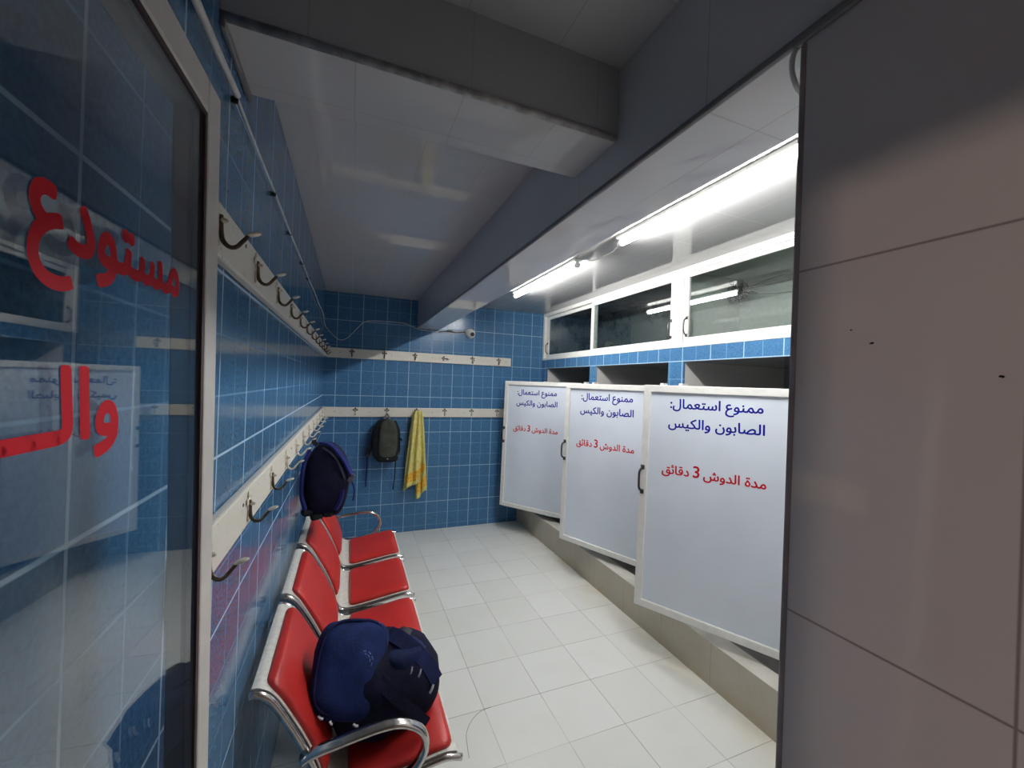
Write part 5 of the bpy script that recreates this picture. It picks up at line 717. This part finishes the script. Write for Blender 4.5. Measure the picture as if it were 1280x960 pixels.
bm = new(); box(bm, 0.032, GW - 0.036, 0.0045, 0.0095, 0.112, GZ - 0.042); obj('glass_pane', bm, M_glass_door, gd)
letters('red_lettering', 'store', 0.070, GW - 0.297, 1.780, 0.0041, M_red_vinyl, gd, 0.030, xs=0.905, label='upper word in large red Arabic letters')
letters('red_lettering', 'andthe', 0.068, GW - 0.360, 1.652, 0.0041, M_red_vinyl, gd, 0.034, xs=1.15, label='lower word in large red Arabic letters')
bm = new()
for z in (0.35, 1.0, 1.75):
    cyl(bm, (-0.004, 0.012, z - 0.05), (-0.004, 0.012, z + 0.05), 0.008, 12)
obj('hinge', bm, M_alu_door, gd)
bm = new()
box(bm, GW - 0.022, GW - 0.004, 0.034, 0.040, 0.98, 1.14)
sweep(bm, smooth_pts([(GW - 0.013, 0.040, 1.02), (GW - 0.013, 0.062, 1.03), (GW - 0.013, 0.062, 1.09), (GW - 0.013, 0.040, 1.10)], 4), 0.006, n=8)
obj('handle', bm, M_steel_dark, gd)
bm = new(); box(bm, 0.0, 0.070, -0.245, -0.200, 0.0, 2.03); obj('trim_11', bm, M_alu_door, None, bevel=0.003, kind='structure')
# the old door hangs a little out of square: its leaf is racked along its own plane
for o in [gd] + [c for c in COL.objects if c.parent == gd]:
    if o.type == 'MESH':
        for v in o.data.vertices:
            v.co.x += 0.050 * (GZ - v.co.z)
# lamp of the storage room behind the open doorway
ld = bpy.data.lights.new('storage_bulb', 'POINT')
ld.energy = STORE_LAMP_W
ld.color = (1.0, 0.70, 0.55)
ld.shadow_soft_size = 0.045
lo = bpy.data.objects.new('storage_bulb', ld)
COL.objects.link(lo)
lo.location = (-1.05, -0.34, 1.965)

# ================================================================ coat rails with hooks
def hook_meshes():
    bm = new()      # arm: U-shaped prong, local +x away from the board
    sweep(bm, smooth_pts([(0.004, 0, 0.022), (0.006, 0, -0.012), (0.010, 0, -0.027), (0.020, 0, -0.036), (0.031, 0, -0.034), (0.041, 0, -0.022), (0.050, 0, -0.010)], 5), 0.0050, 0.0038, 9, up=(0, 1, 0), taper=lambda s: 1.0 - 0.25 * s)
    bmesh.ops.recalc_face_normals(bm, faces=bm.faces[:])
    arm = bpy.data.meshes.new('hook'); bm.to_mesh(arm); bm.free()
    bm = new()      # leaf-shaped tip
    blob(bm, (0.059, 0, -0.005), (0.0135, 0.0095, 0.0045), 1.0, 14, 8, rot=Matrix.Rotation(R(-18), 3, 'Y'))
    bmesh.ops.recalc_face_normals(bm, faces=bm.faces[:])
    tip = bpy.data.meshes.new('hook_tip'); bm.to_mesh(tip); bm.free()
    bm = new()      # trefoil back plate with a short upper peg
    sweep(bm, [(0.0015, 0, -0.030), (0.0015, 0, 0.0), (0.0015, 0, 0.034)], 0.0058, 0.0022, 8, up=(1, 0, 0))
    for y, z, r in ((0, 0.036, 0.0095), (-0.018, 0.020, 0.0095), (0.018, 0.020, 0.0095), (0, -0.028, 0.0085)):
        blob(bm, (0.002, y, z), (0.003, r, r), 1.0, 12, 8)
    blob(bm, (0.010, 0, 0.012), (0.008, 0.005, 0.005), 1.0, 10, 8)
    bmesh.ops.recalc_face_normals(bm, faces=bm.faces[:])
    plate = bpy.data.meshes.new('hook_plate'); bm.to_mesh(plate); bm.free()
    for me in (arm, tip, plate):
        for p in me.polygons:
            p.use_smooth = True
    return arm, tip, plate
ARM, TIP, PLATE = hook_meshes()
def hook_variant(arm_m, tip_m, plate_m):
    out = []
    for me, m in ((ARM, arm_m), (TIP, tip_m), (PLATE, plate_m)):
        c = me.copy(); c.materials.clear(); c.materials.append(m); out.append(c)
    return out
HOOK_UP = hook_variant(M_bronze, M_hook_cream, M_hook_cream)
HOOK_LOW = hook_variant(M_hook_cream, M_hook_cream, M_hook_cream)
HOOK_BACK = hook_variant(M_bronze, M_bronze, M_bronze)
HOOK_BACK_LOW = hook_variant(M_hook_cream, M_hook_cream, M_bronze)

def coat_rail(label, loc, rotz, length, hooks, hz, var, screws, first=None, skip=()):
    # local +x away from the wall, local +y along the board
    t = thing('coat_rail', label, 'coat rail', loc, rotz, 'white wooden coat rails with metal hooks')
    bm = new(); box(bm, 0, 0.022, 0, length, -0.052, 0.052)
    obj('board', bm, M_board, t, bevel=0.005)
    for i, y in enumerate(hooks):
        v = first if (first is not None and i < 3) else var
        h = bpy.data.objects.new('hook', v[0]); COL.objects.link(h); h.parent = t
        h.location = (0.022, y, hz); h.rotation_euler = (0, 0, R(random.uniform(-5, 5)))
        if i in skip:
            h.rotation_euler = (R(82), 0, 0)
        for nm, me in (('hook_tip', v[1]), ('hook_plate', v[2])):
            c = bpy.data.objects.new(nm, me); COL.objects.link(c); c.parent = h
    for y, z in screws:
        bm = new(); cyl(bm, (0.0215, y, z), (0.0235, y, z), 0.0045, 10); obj('screw', bm, M_steel_dark, t)
    return t
LU = [0.913 + 0.3265 * i for i in range(12)]
coat_rail('white coat rail on the left wall, upper of two, its first hooks dark bronze', (0, 0.80, 1.978), 0, D - 0.80,
          [y - 0.80 for y in LU if y < 4.58], 0.0, HOOK_UP, [(0.33 + 0.9 * i, 0.028) for i in range(4)])
LL = [0.917 + 0.3365 * i for i in range(11)]
coat_rail('white coat rail on the left wall, lower of two, holding the dark blue bag', (0, 0.80, 1.350), 0, D - 0.80,
          [y - 0.80 for y in LL if y < 4.55], -0.004, HOOK_LOW, [(0.40 + 0.9 * i, 0.02) for i in range(4)], first=hook_variant(M_bronze, M_hook_cream, M_hook_cream))
# on the back wall local +x must point to -Y: rotate -90 deg, then local +y runs along +X
coat_rail('short white coat rail on the back wall, upper of two, nothing hanging on it', (0.022, D, 1.969), R(-90), 2.070,
          [x - 0.022 for x in (0.27, 0.60, 0.929, 1.274, 1.597, 1.93)], 0.0, HOOK_BACK, [(0.13, 0.004), (0.655, 0.0), (1.10, 0.004), (2.0, 0.0), (1.18, 0.002)], skip=(3,))
coat_rail('white coat rail on the back wall holding the olive backpack and yellow towel', (0.022, D, 1.344), R(-90), 2.19,
          [x - 0.022 for x in (0.325, 0.647, 0.970, 1.288, 1.611, 1.932)], 0.004, HOOK_BACK_LOW, [(0.10, 0.006), (0.45, 0.0), (1.12, 0.0), (1.50, 0.002), (1.95, 0.0)])

# ================================================================ cables on the left and back walls
bm = new()
sweep(bm, smooth_pts([(0.013, -0.05, 2.30), (0.013, 0.40, 2.297), (0.014, 0.79, 2.295), (0.013, 1.05, 2.310)], 8), 0.0068, n=10)
tag(obj('conduit', bm, M_white_cable, None, True), 'thick white cable conduit high on the left wall above the glass door', 'conduit')
bm = new()
sweep(bm, smooth_pts([(0.010, 1.06, 2.312), (0.010, 1.30, 2.306), (0.010, 1.54, 2.308), (0.010, 1.80, 2.302), (0.010, 2.06, 2.298), (0.010, 2.40, 2.300), (0.010, 2.77, 2.292),
                      (0.010, 3.20, 2.296), (0.010, 3.60, 2.285), (0.010, 4.03, 2.293), (0.010, 4.30, 2.24), (0.010, 4.52, 2.235), (0.014, 4.632, 2.225), (0.075, 4.638, 2.155), (0.145, 4.638, 2.105),
                      (0.21, 4.638, 2.125), (0.263, 4.638, 2.181), (0.325, 4.638, 2.255), (0.379, 4.638, 2.311), (0.46, 4.638, 2.335), (0.62, 4.638, 2.341), (0.80, 4.638, 2.338), (0.90, 4.638, 2.305), (0.98, 4.638, 2.283),
                      (1.12, 4.638, 2.277), (1.28, 4.638, 2.272), (1.46, 4.638, 2.283), (1.52, 4.632, 2.287)], 6), 0.0034, n=8)
cb = tag(obj('wall_cable', bm, M_white_cable, None, True), 'thin white cable along the left and back walls up to the security camera', 'cable')
for y in (1.055, 1.54, 1.93, 2.40, 2.77, 3.40, 3.9):
    bm = new(); box(bm, 0.0, 0.0145, y - 0.0035, y + 0.0035, 2.293, 2.309); obj('cable_clip', bm, M_black, cb, bevel=0.003)
bm = new()
sweep(bm, smooth_pts([(1.19, 4.636, 2.277), (1.27, 4.632, 2.285), (1.31, 4.630, 2.297), (1.36, 4.634, 2.286), (1.44, 4.636, 2.292), (1.50, 4.636, 2.296)], 6), 0.006, n=8)
blob(bm, (1.31, 4.630, 2.296), (0.035, 0.010, 0.012), 1.0, 12, 8)
tag(obj('taped_cable', bm, M_black_cable, None, True), 'black taped cable splice left of the security camera', 'cable')
sc_t = thing('security_camera', 'small white eyeball security camera on the back wall near the beam', 'security camera', (1.565, D, 2.283))
sc_t.scale = (1.15, 1.15, 1.15)
bm = new(); cyl(bm, (0, 0, 0), (0, -0.022, 0), 0.050, 28); obj('base', bm, M_alu, sc_t, bevel=0.005)
bm = new(); blob(bm, (0, -0.040, -0.002), (0.042, 0.042, 0.042), 1.0, 24, 16); eb = obj('housing', bm, M_alu, sc_t, True)
bm = new(); cyl(bm, (0.001, -0.072, -0.010), (0.003, -0.086, -0.015), 0.021, 24); obj('lens', bm, M_black, eb, bevel=0.003)
bm = new(); box(bm, -0.062, -0.035, -0.028, 0.0, 0.012, 0.036); obj('bracket', bm, M_steel_dark, sc_t, bevel=0.004)

# ================================================================ four-seat bench
bench = thing('waiting_bench', 'four-seat bench with red pads, white steel shells and chrome arms along the left wall', 'bench', (0, 1.31, 0))
SIDE = smooth_pts([(0.028, 0, 0.790), (0.050, 0, 0.788), (0.085, 0, 0.760), (0.130, 0, 0.685), (0.175, 0, 0.597), (0.208, 0, 0.515), (0.226, 0, 0.450),
                   (0.252, 0, 0.410), (0.300, 0, 0.398), (0.380, 0, 0.405), (0.480, 0, 0.420), (0.570, 0, 0.434), (0.615, 0, 0.436), (0.660, 0, 0.424)], 5)
PITCH = 0.555
SW = 0.49
def ribbon(bm, pts, y0, y1, off0, off1, crown=0.0, round_r=0.0, ny=10):
    """strip following pts (x,z) between y0..y1, from offset off0 to off1 along the seat-side normal"""
    P = [Vector((p.x, p.z)) for p in pts]
    n = len(P)
    arc = [0.0]
    for a, b in zip(P, P[1:]):
        arc.append(arc[-1] + (b - a).length)
    Lq = arc[-1]
    top, low = [], []
    for i in range(n):
        t = (P[min(i + 1, n - 1)] - P[max(i - 1, 0)]).normalized()
        nr = Vector((-t.y, t.x))
        if nr.x + nr.y < 0:
            nr = -nr
        d = min(arc[i], Lq - arc[i])
        ins = 0.0
        if round_r and d < round_r:
            ins = round_r - math.sqrt(max(round_r ** 2 - (round_r - d) ** 2, 0))
        rt, rl = [], []
        for j in range(ny + 1):
            s = -1 + 2 * j / ny
            s2 = math.copysign(abs(s) ** 0.6, s)
            y = (y0 + y1) / 2 + s2 * ((y1 - y0) / 2 - ins)
            e = 1 - abs(s2) ** 6
            ed = min(1.0, (d + 0.0015) / 0.018) ** 0.5 if crown else 1.0
            o = off0 + (off1 - off0) * (ed if crown else 1.0) * (0.55 + 0.45 * e if crown else 1.0) + crown * (1 - s2 * s2) * math.sin(math.pi * arc[i] / Lq)
            q = P[i] + nr * o
            b = P[i] + nr * off0
            rt.append(bm.verts.new((q.x, y, q.y))); rl.append(bm.verts.new((b.x, y, b.y)))
        top.append(rt); low.append(rl)
    for i in range(n - 1):
        for j in range(ny):
            bm.faces.new((top[i][j], top[i][j + 1], top[i + 1][j + 1], top[i + 1][j]))
            bm.faces.new((low[i][j + 1], low[i][j], low[i + 1][j], low[i + 1][j + 1]))
        bm.faces.new((top[i + 1][0], low[i + 1][0], low[i][0], top[i][0]))
        bm.faces.new((top[i][ny], low[i][ny], low[i + 1][ny], top[i + 1][ny]))
    for rt, rl in ((top[0], low[0]), (top[-1], low[-1])):
        for j in range(ny):
            bm.faces.new((rt[j], rl[j], rl[j + 1], rt[j + 1]))
def cut(pts, x0, x1, z0=-1, z1=9):
    return [p for p in pts if x0 <= p.x <= x1 and z0 <= p.z <= z1]
DENSE = smooth_pts(SIDE, 3)
for k in range(4):
    y0 = 0.030 + PITCH * k
    bm = new(); ribbon(bm, cut(DENSE, 0.03, 0.648), y0, y0 + SW - 0.02, 0.0, 0.010)
    sh_ = obj('seat_shell', bm, M_seat_white, bench, True)
    sh_.modifiers.new('es', 'EDGE_SPLIT').split_angle = R(40)
    bm = new(); ribbon(bm, cut(DENSE, 0.058, 0.222, 0.46), y0 + 0.012, y0 + SW - 0.034, 0.010, 0.030, 0.006, 0.035, 16)
    obj('back_pad', bm, M_red_pad, sh_, True)
    bm = new(); ribbon(bm, cut(DENSE, 0.300, 0.636, 0.0, 0.5), y0 + 0.010, y0 + SW - 0.030, 0.010, 0.034, 0.006, 0.035, 16)
    obj('seat_pad', bm, M_red_pad, sh_, True)
    for yy in (y0 - 0.012, y0 + SW - 0.008):
        bm = new(); sweep(bm, [(p.x, yy, p.z) for p in SIDE], 0.0095, 0.0115, 12); obj('side_frame', bm, M_chrome, bench, True)
ARMP = smooth_pts([(0.168, 0, 0.575), (0.200, 0, 0.588), (0.300, 0, 0.603), (0.400, 0, 0.613), (0.465, 0, 0.603), (0.515, 0, 0.568), (0.533, 0, 0.522), (0.520, 0, 0.478), (0.485, 0, 0.440), (0.420, 0, 0.412), (0.330, 0, 0.398), (0.262, 0, 0.402)], 6)
for yy in (0.006, 0.030 + PITCH * 3 + SW + 0.012):
    bm = new(); sweep(bm, [(p.x, yy, p.z) for p in ARMP], 0.021, 0.013, 14); obj('armrest', bm, M_chrome, bench, True)
bm = new(); box(bm, 0.335, 0.395, 0.02, 2.20, 0.315, 0.375); obj('beam', bm, M_steel_dark, bench, bevel=0.006)
for yy in (0.48, 1.76):
    bm = new()
    sweep(bm, [(0.365, yy, 0.33), (0.365, yy, 0.06)], 0.028, 0.022, 4, square=True)
    sweep(bm, smooth_pts([(0.09, yy, 0.030), (0.20, yy, 0.055), (0.365, yy, 0.070), (0.52, yy, 0.055), (0.62, yy, 0.030)], 5), 0.022, 0.014, 10)
    lg = obj('leg', bm, M_chrome, bench, True)
    for xx in (0.09, 0.62):
        bm = new(); cyl(bm, (xx, yy, 0.0), (xx, yy, 0.026), 0.020, 14); obj('foot', bm, M_black, lg)
for k in range(5):
    bm = new(); yy = max(0.012, PITCH * k - 0.002); box(bm, 0.30, 0.47, yy, yy + 0.024, 0.372, 0.398); obj('bracket', bm, M_steel_dark, bench, bevel=0.004)

# ================================================================ navy bag on the nearest seat
def band(bm, pts, w, t=0.0025, up=(0, 0, 1), n=5):
    sweep(bm, smooth_pts(pts, n), w, t, square=True, up=up)
bg = thing('backpack', 'big navy backpack slumped on the nearest red seat', 'backpack', (0.37, 1.60, 0.452))
def bagshape(v):
    k = 1.0 - 0.16 * max(v.z, 0) - 0.10 * max(v.x, 0)
    return Vector((v.x * (1 - 0.12 * max(v.z, 0)), v.y * k, v.z * (1 - 0.22 * max(v.x, 0))))
bm = new(); blob(bm, (0.055, -0.02, 0.135), (0.195, 0.175, 0.14), 0.62, 44, 28, 0.016, 9.0, 2.0, Matrix.Rotation(R(8), 3, 'Z'), bagshape)
body = obj('body', bm, M_navy_dark, bg, True)
nrm = Vector((0.18, -0.80, 0.57)).normalized()
sx = Vector((0.93, 0.33, 0.15)); sx = (sx - nrm * sx.dot(nrm)).normalized()
sy = nrm.cross(sx)
ML = Matrix((sx, sy, nrm)).transposed()
MT = ML @ Matrix.Rotation(R(-26), 3, 'Z')
LC = Vector((-0.074, -0.086, 0.242))
bm = new(); blob(bm, LC, (0.124, 0.148, 0.062), 0.62, 40, 22, 0.014, 8.0, 5.0, MT)
lid = obj('lid', bm, M_navy_lid, bg, True)
bm = new()
pp = []
for i in range(41):
    a = 2 * math.pi * i / 40
    c_, s_ = math.cos(a), math.sin(a)
    pp.append(LC + MT @ Vector((0.111 * math.copysign(abs(c_) ** 0.62, c_), 0.134 * math.copysign(abs(s_) ** 0.62, s_), 0.037)))
sweep(bm, pp, 0.006, n=6)
obj('piping', bm, M_navy, lid, True)
bm = new()      # round printed emblem: ring and spokes of small raised dots
for i in range(30):
    a = 2 * math.pi * i / 30
    for rr in (0.022, 0.030):
        q = LC + MT @ Vector((0.030 + rr * math.cos(a), 0.005 + rr * math.sin(a), 0.066))
        if (i + int(rr * 1000)) % 3:
            blob(bm, q, (0.0034, 0.0034, 0.004), 1.0, 6, 4)
for i in range(12):
    q = LC + MT @ Vector((0.030 + random.uniform(-0.014, 0.014), 0.005 + random.uniform(-0.014, 0.014), 0.066))
    blob(bm, q, (0.005, 0.003, 0.004), 1.0, 6, 4)
obj('emblem', bm, M_emblem, lid, True)
bm = new(); blob(bm, (0.115, -0.080, 0.215), (0.075, 0.06, 0.055), 0.6, 24, 16, 0.010, 14.0, 9.0, Matrix.Rotation(R(25), 3, 'Z')); obj('side_pocket', bm, M_navy, bg, True)
bm = new()
band(bm, [(0.060, -0.02, 0.29), (0.100, -0.06, 0.285), (0.150, -0.10, 0.255), (0.195, -0.12, 0.205), (0.225, -0.13, 0.15)], 0.026, 0.006, up=(0, -0.6, 0.8))
obj('shoulder_strap', bm, M_navy, bg)
bm = new()
band(bm, [(0.02, -0.16, 0.22), (0.07, -0.195, 0.175), (0.13, -0.205, 0.12), (0.18, -0.20, 0.06)], 0.018, 0.004, up=(0, -0.8, 0.5))
obj('shoulder_strap', bm, M_navy_dark, bg)
bm = new(); band(bm, [(0.10, -0.02, 0.288), (0.115, -0.03, 0.300), (0.140, -0.045, 0.292)], 0.010, 0.003, up=(0, -0.5, 0.8)); obj('grab_handle', bm, M_grey_web, bg)
for (p, q) in (((-0.165, -0.195, 0.175), (-0.150, -0.205, 0.168)), ((-0.130, -0.21, 0.160), (-0.122, -0.212, 0.15)), ((-0.060, -0.215, 0.135), (-0.045, -0.218, 0.128)),
               ((0.150, -0.180, 0.215), (0.160, -0.172, 0.235)), ((0.125, -0.170, 0.225), (0.130, -0.165, 0.245)),
               ((0.195, -0.165, 0.135), (0.210, -0.150, 0.152)), ((0.235, -0.06, 0.16), (0.240, -0.05, 0.175))):
    bm = new(); sweep(bm, [p, ((p[0] + q[0]) / 2, (p[1] + q[1]) / 2 - 0.004, (p[2] + q[2]) / 2), q], 0.0034, 0.002, square=True); obj('zip_pull', bm, M_tag, bg)

# ================================================================ dark blue bag hanging on the left rail
hb = thing('backpack', 'dark blue backpack hanging from the lower left rail above the bench', 'backpack', (0.022, 2.612, 0.90))
def hang(v):
    w = 1.0 - 0.42 * max(v.z, 0) ** 1.6 - 0.20 * max(-v.z, 0) ** 1.5
    return Vector((v.x * w - 0.20 * max(v.z, 0) ** 2 + 0.05 * v.z, v.y * w, v.z))
bm = new(); blob(bm, (0.135, 0, 0.205), (0.128, 0.125, 0.215), 0.58, 40, 26, 0.014, 9.0, 11.0, None, hang)
obj('body', bm, M_navy_dark, hb, True)
bm = new(); band(bm, [(0.060, 0.0, 0.445), (0.058, -0.01, 0.425), (0.075, -0.01, 0.405)], 0.012, 0.004, up=(0, 1, 0)); obj('hang_loop', bm, M_black_cloth, hb)
bm = new(); band(bm, [(0.045, -0.070, 0.385), (0.022, -0.105, 0.33), (0.012, -0.118, 0.24), (0.014, -0.120, 0.14), (0.034, -0.105, 0.06)], 0.013, 0.006, up=(1, -0.3, 0)); obj('shoulder_strap', bm, M_royal, hb)
bm = new(); band(bm, [(0.100, -0.045, 0.425), (0.150, -0.085, 0.418), (0.200, -0.10, 0.365), (0.240, -0.10, 0.300), (0.268, -0.09, 0.235)], 0.020, 0.006, up=(0.5, -0.4, 0.6)); obj('shoulder_strap', bm, M_royal, hb)
bm = new(); band(bm, [(0.110, -0.10, 0.405), (0.165, -0.125, 0.365), (0.205, -0.128, 0.300), (0.230, -0.120, 0.225)], 0.005, 0.003, up=(0.3, -0.8, 0.3)); obj('zip', bm, M_zip, hb)
bm = new(); box(bm, -0.014, 0.014, -0.006, 0.006, -0.026, 0.026); bk = obj('buckle', bm, M_grey_web, hb, bevel=0.004); bk.location = (0.266, -0.105, 0.225); bk.rotation_euler = (0, R(28), R(-20))
bm = new(); band(bm, [(0.270, -0.10, 0.205), (0.282, -0.10, 0.170), (0.284, -0.10, 0.130), (0.280, -0.10, 0.095)], 0.014, 0.004, up=(1, 0, 0)); obj('strap_tail', bm, M_royal, hb)
bm = new(); band(bm, [(0.225, -0.095, 0.160), (0.215, -0.10, 0.10), (0.190, -0.10, 0.05)], 0.020, 0.008, up=(1, -0.4, 0)); obj('compression_strap', bm, M_royal, hb)
for i, (x, y, z) in enumerate(((0.04, -0.10, 0.03), (0.09, -0.09, 0.0), (0.15, -0.085, 0.012))):
    bm = new(); blob(bm, (x, y + 0.03, z + 0.008), (0.034, 0.05, 0.018), 0.8, 14, 10, 0.008, 30.0, i); obj('bottom_fold', bm, M_black_cloth, hb, True)

# ================================================================ olive backpack on the back rail
ob = thing('backpack', 'small olive and black backpack hanging from the lower back rail', 'backpack', (0.647, D - 0.022, 0.80))
def pack(v):
    w = 1.0 - 0.30 * max(v.z, 0) ** 2
    return Vector((v.x * w, v.y * (1 - 0.25 * max(v.z, 0) + 0.1 * max(-v.z, 0)), v.z))
bm = new(); blob(bm, (-0.010, -0.075, 0.255), (0.138, 0.068, 0.225), 0.55, 36, 24, 0.006, 9.0, 3.0, None, pack); obj('body', bm, M_black_cloth, ob, True)
bm = new(); blob(bm, (0.012, -0.125, 0.268), (0.098, 0.045, 0.212), 0.55, 36, 24, 0.006, 10.0, 7.0, None, pack); fp = obj('front_pocket', bm, M_olive, ob, True)
bm = new(); band(bm, [(-0.062, -0.160, 0.435), (-0.070, -0.166, 0.33), (-0.072, -0.166, 0.20), (-0.066, -0.162, 0.10)], 0.003, 0.002, up=(0, -1, 0)); obj('zip', bm, M_black, fp)
bm = new(); blob(bm, (0.012, -0.110, 0.062), (0.112, 0.052, 0.040), 0.6, 26, 14, 0.004, 12.0, 2.0); obj('base_panel', bm, M_black_cloth, ob, True)
bm = new(); band(bm, [(-0.03, -0.09, 0.47), (-0.012, -0.06, 0.515), (0.0, -0.03, 0.53), (0.012, -0.06, 0.515), (0.03, -0.09, 0.47)], 0.008, 0.003, up=(0, -1, 0)); obj('hang_loop', bm, M_grey_web, ob)
bm = new(); band(bm, [(-0.075, -0.06, 0.455), (-0.125, -0.09, 0.36), (-0.150, -0.085, 0.22), (-0.180, -0.07, 0.12), (-0.190, -0.06, 0.08)], 0.022, 0.006, up=(0, -1, 0)); obj('shoulder_strap', bm, M_black_cloth, ob)
bm = new(); band(bm, [(0.075, -0.06, 0.455), (0.115, -0.09, 0.36), (0.125, -0.08, 0.24), (0.130, -0.06, 0.14), (0.112, -0.05, 0.09)], 0.020, 0.006, up=(0, -1, 0)); obj('shoulder_strap', bm, M_black_cloth, ob)
bm = new(); band(bm, [(-0.190, -0.06, 0.08), (-0.186, -0.035, -0.02), (-0.190, -0.03, -0.13), (-0.192, -0.03, -0.255)], 0.009, 0.002, up=(0, -1, 0)); obj('strap_tail', bm, M_royal, ob)
bm = new(); band(bm, [(0.112, -0.05, 0.10), (0.108, -0.035, 0.0), (0.106, -0.03, -0.15), (0.098, -0.03, -0.24), (0.094, -0.028, -0.305)], 0.006, 0.002, up=(0, -1, 0)); obj('strap_tail', bm, M_black_cloth, ob)
for (x, z, rz) in ((-0.108, 0.300, 40), (0.120, 0.275, -35), (-0.182, 0.085, 20), (0.135, 0.105, -20)):
    bm = new(); box(bm, -0.014, 0.014, -0.006, 0.006, -0.010, 0.010); b_ = obj('buckle', bm, M_black, ob, bevel=0.003); b_.location = (x, -0.105 if abs(x) < 0.13 else -0.07, z); b_.rotation_euler = (0, R(rz), 0)
bm = new(); band(bm, [(0.118, -0.11, 0.275), (0.145, -0.115, 0.268), (0.158, -0.11, 0.245)], 0.009, 0.003, up=(0, -1, 0)); obj('side_strap', bm, M_black_cloth, ob)
bm = new(); blob(bm, (0.012, -0.163, 0.062), (0.008, 0.003, 0.006), 1.0, 10, 8); obj('logo_tag', bm, M_tag, ob, True)
bm = new(); band(bm, [(-0.10, -0.10, 0.40), (-0.118, -0.118, 0.345), (-0.125, -0.118, 0.30)], 0.005, 0.002, up=(0, -1, 0)); obj('side_strap', bm, M_grey_web, ob)

# ================================================================ towel
def towel_mat():
    t = NT('yellow_terry')
    uv = t.n('ShaderNodeUVMap')
    s = t.n('ShaderNodeSeparateXYZ')
    t.t.links.new(uv.outputs[0], s.inputs[0])
    u, v = s.outputs[0], s.outputs[1]
    nz = t.ramp(t.noise(30.0, 3.0), 0.3, 0.7)
    base = t.mix(nz, (0.62, 0.55, 0.17), (0.74, 0.68, 0.26))
    bandm = t.math('MULTIPLY', t.ramp(v, 0.052, 0.062), t.ramp(v, 0.190, 0.180))
    vo = t.n('ShaderNodeTexVoronoi')
    cv = t.n('ShaderNodeCombineXYZ')
    t.put(cv.inputs[0], t.math('MULTIPLY', u, 9.0)); t.put(cv.inputs[1], t.math('MULTIPLY', v, 16.0))
    t.t.links.new(cv.outputs[0], vo.inputs['Vector'])
    vo.inputs['Scale'].default_value = 1.6
    dots = t.ramp(vo.outputs['Distance'], 0.42, 0.34)
    bc = t.mix(dots, (0.80, 0.50, 0.06), (0.70, 0.20, 0.03))
    base = t.mix(t.math('MULTIPLY', bandm, 0.9), base, bc)
    t.bump(t.math('ADD', t.noise(500.0, 2.0), t.noise(140.0, 2.0)), 0.7, 0.003)
    return t.fin(base, 0.95, 0.0, 0.1)
def towel_sheet(bm, uvl, x_l, x_r, z_l, z_r, y0, xt0, xt1, zt, folds, ph, nu=44, nv=46):
    g = []
    for i in range(nv + 1):
        v = i / nv
        row = []
        for j in range(nu + 1):
            u = j / nu
            s = v ** 0.75
            zb = z_l + (z_r - z_l) * (u + 0.10 * math.sin(u * 7 + ph))
            x = (xt0 + (xt1 - xt0) * u) * (1 - s) + (x_l + (x_r - x_l) * u) * s + 0.006 * math.sin(u * folds * 6.28 + ph * 2) * s
            z = zt + (zb - zt) * v - 0.02 * (2 * u - 1) ** 2 * (1 - v)
            amp = 0.010 + 0.016 * s
            y = y0 - 0.030 * (1 - v) * (1 - (2 * u - 1) ** 2) + amp * math.sin(u * folds * 6.28 + ph + 0.8 * v) + 0.005 * math.sin(u * 23 + v * 9)
            row.append((bm.verts.new((x, y, z)), u, 1 - v))
        g.append(row)
    for i in range(nv):
        for j in range(nu):
            q = (g[i][j], g[i + 1][j], g[i + 1][j + 1], g[i][j + 1])
            f = bm.faces.new([a[0] for a in q])
            for lp, a in zip(f.loops, q):
                lp[uvl].uv = (a[1], a[2])
tw = thing('towel', 'yellow towel with an orange border hanging from the lower back rail', 'towel', (0.97, D - 0.022, 0.45))
bm = new(); uvl = bm.loops.layers.uv.new('UVMap')
towel_sheet(bm, uvl, -0.130, 0.105, 0.020, 0.205, -0.085, -0.050, 0.045, 0.925, 2.6, 0.6)
o1 = obj('front_fold', bm, towel_mat(), tw, True)
bm = new(); uvl = bm.loops.layers.uv.new('UVMap')
towel_sheet(bm, uvl, 0.020, 0.130, -0.075, 0.030, -0.045, 0.000, 0.055, 0.920, 1.6, 2.2)
o2 = obj('rear_fold', bm, o1.data.materials[0], tw, True)
bm = new(); uvl = bm.loops.layers.uv.new('UVMap')
towel_sheet(bm, uvl, -0.120, 0.060, 0.12, 0.20, -0.045, -0.045, 0.030, 0.918, 1.9, 4.0)
o3 = obj('inner_fold', bm, o1.data.materials[0], tw, True)
for o in (o1, o2, o3):
    m_ = o.modifiers.new('thick', 'SOLIDIFY'); m_.thickness = 0.006; m_.offset = 0

# ================================================================ loose thread on the floor
bm = new()
sweep(bm, smooth_pts([(0.822, 1.75, 0.0012), (0.831, 1.815, 0.0012), (0.845, 1.879, 0.0012), (0.886, 1.939, 0.0012), (0.945, 1.981, 0.0012), (1.01, 1.992, 0.0012)], 6), 0.0009, n=6)
tag(obj('loose_thread', bm, M_black_cable, None, True), 'thin dark thread curling on the floor tile beside the nearest seat', 'thread')
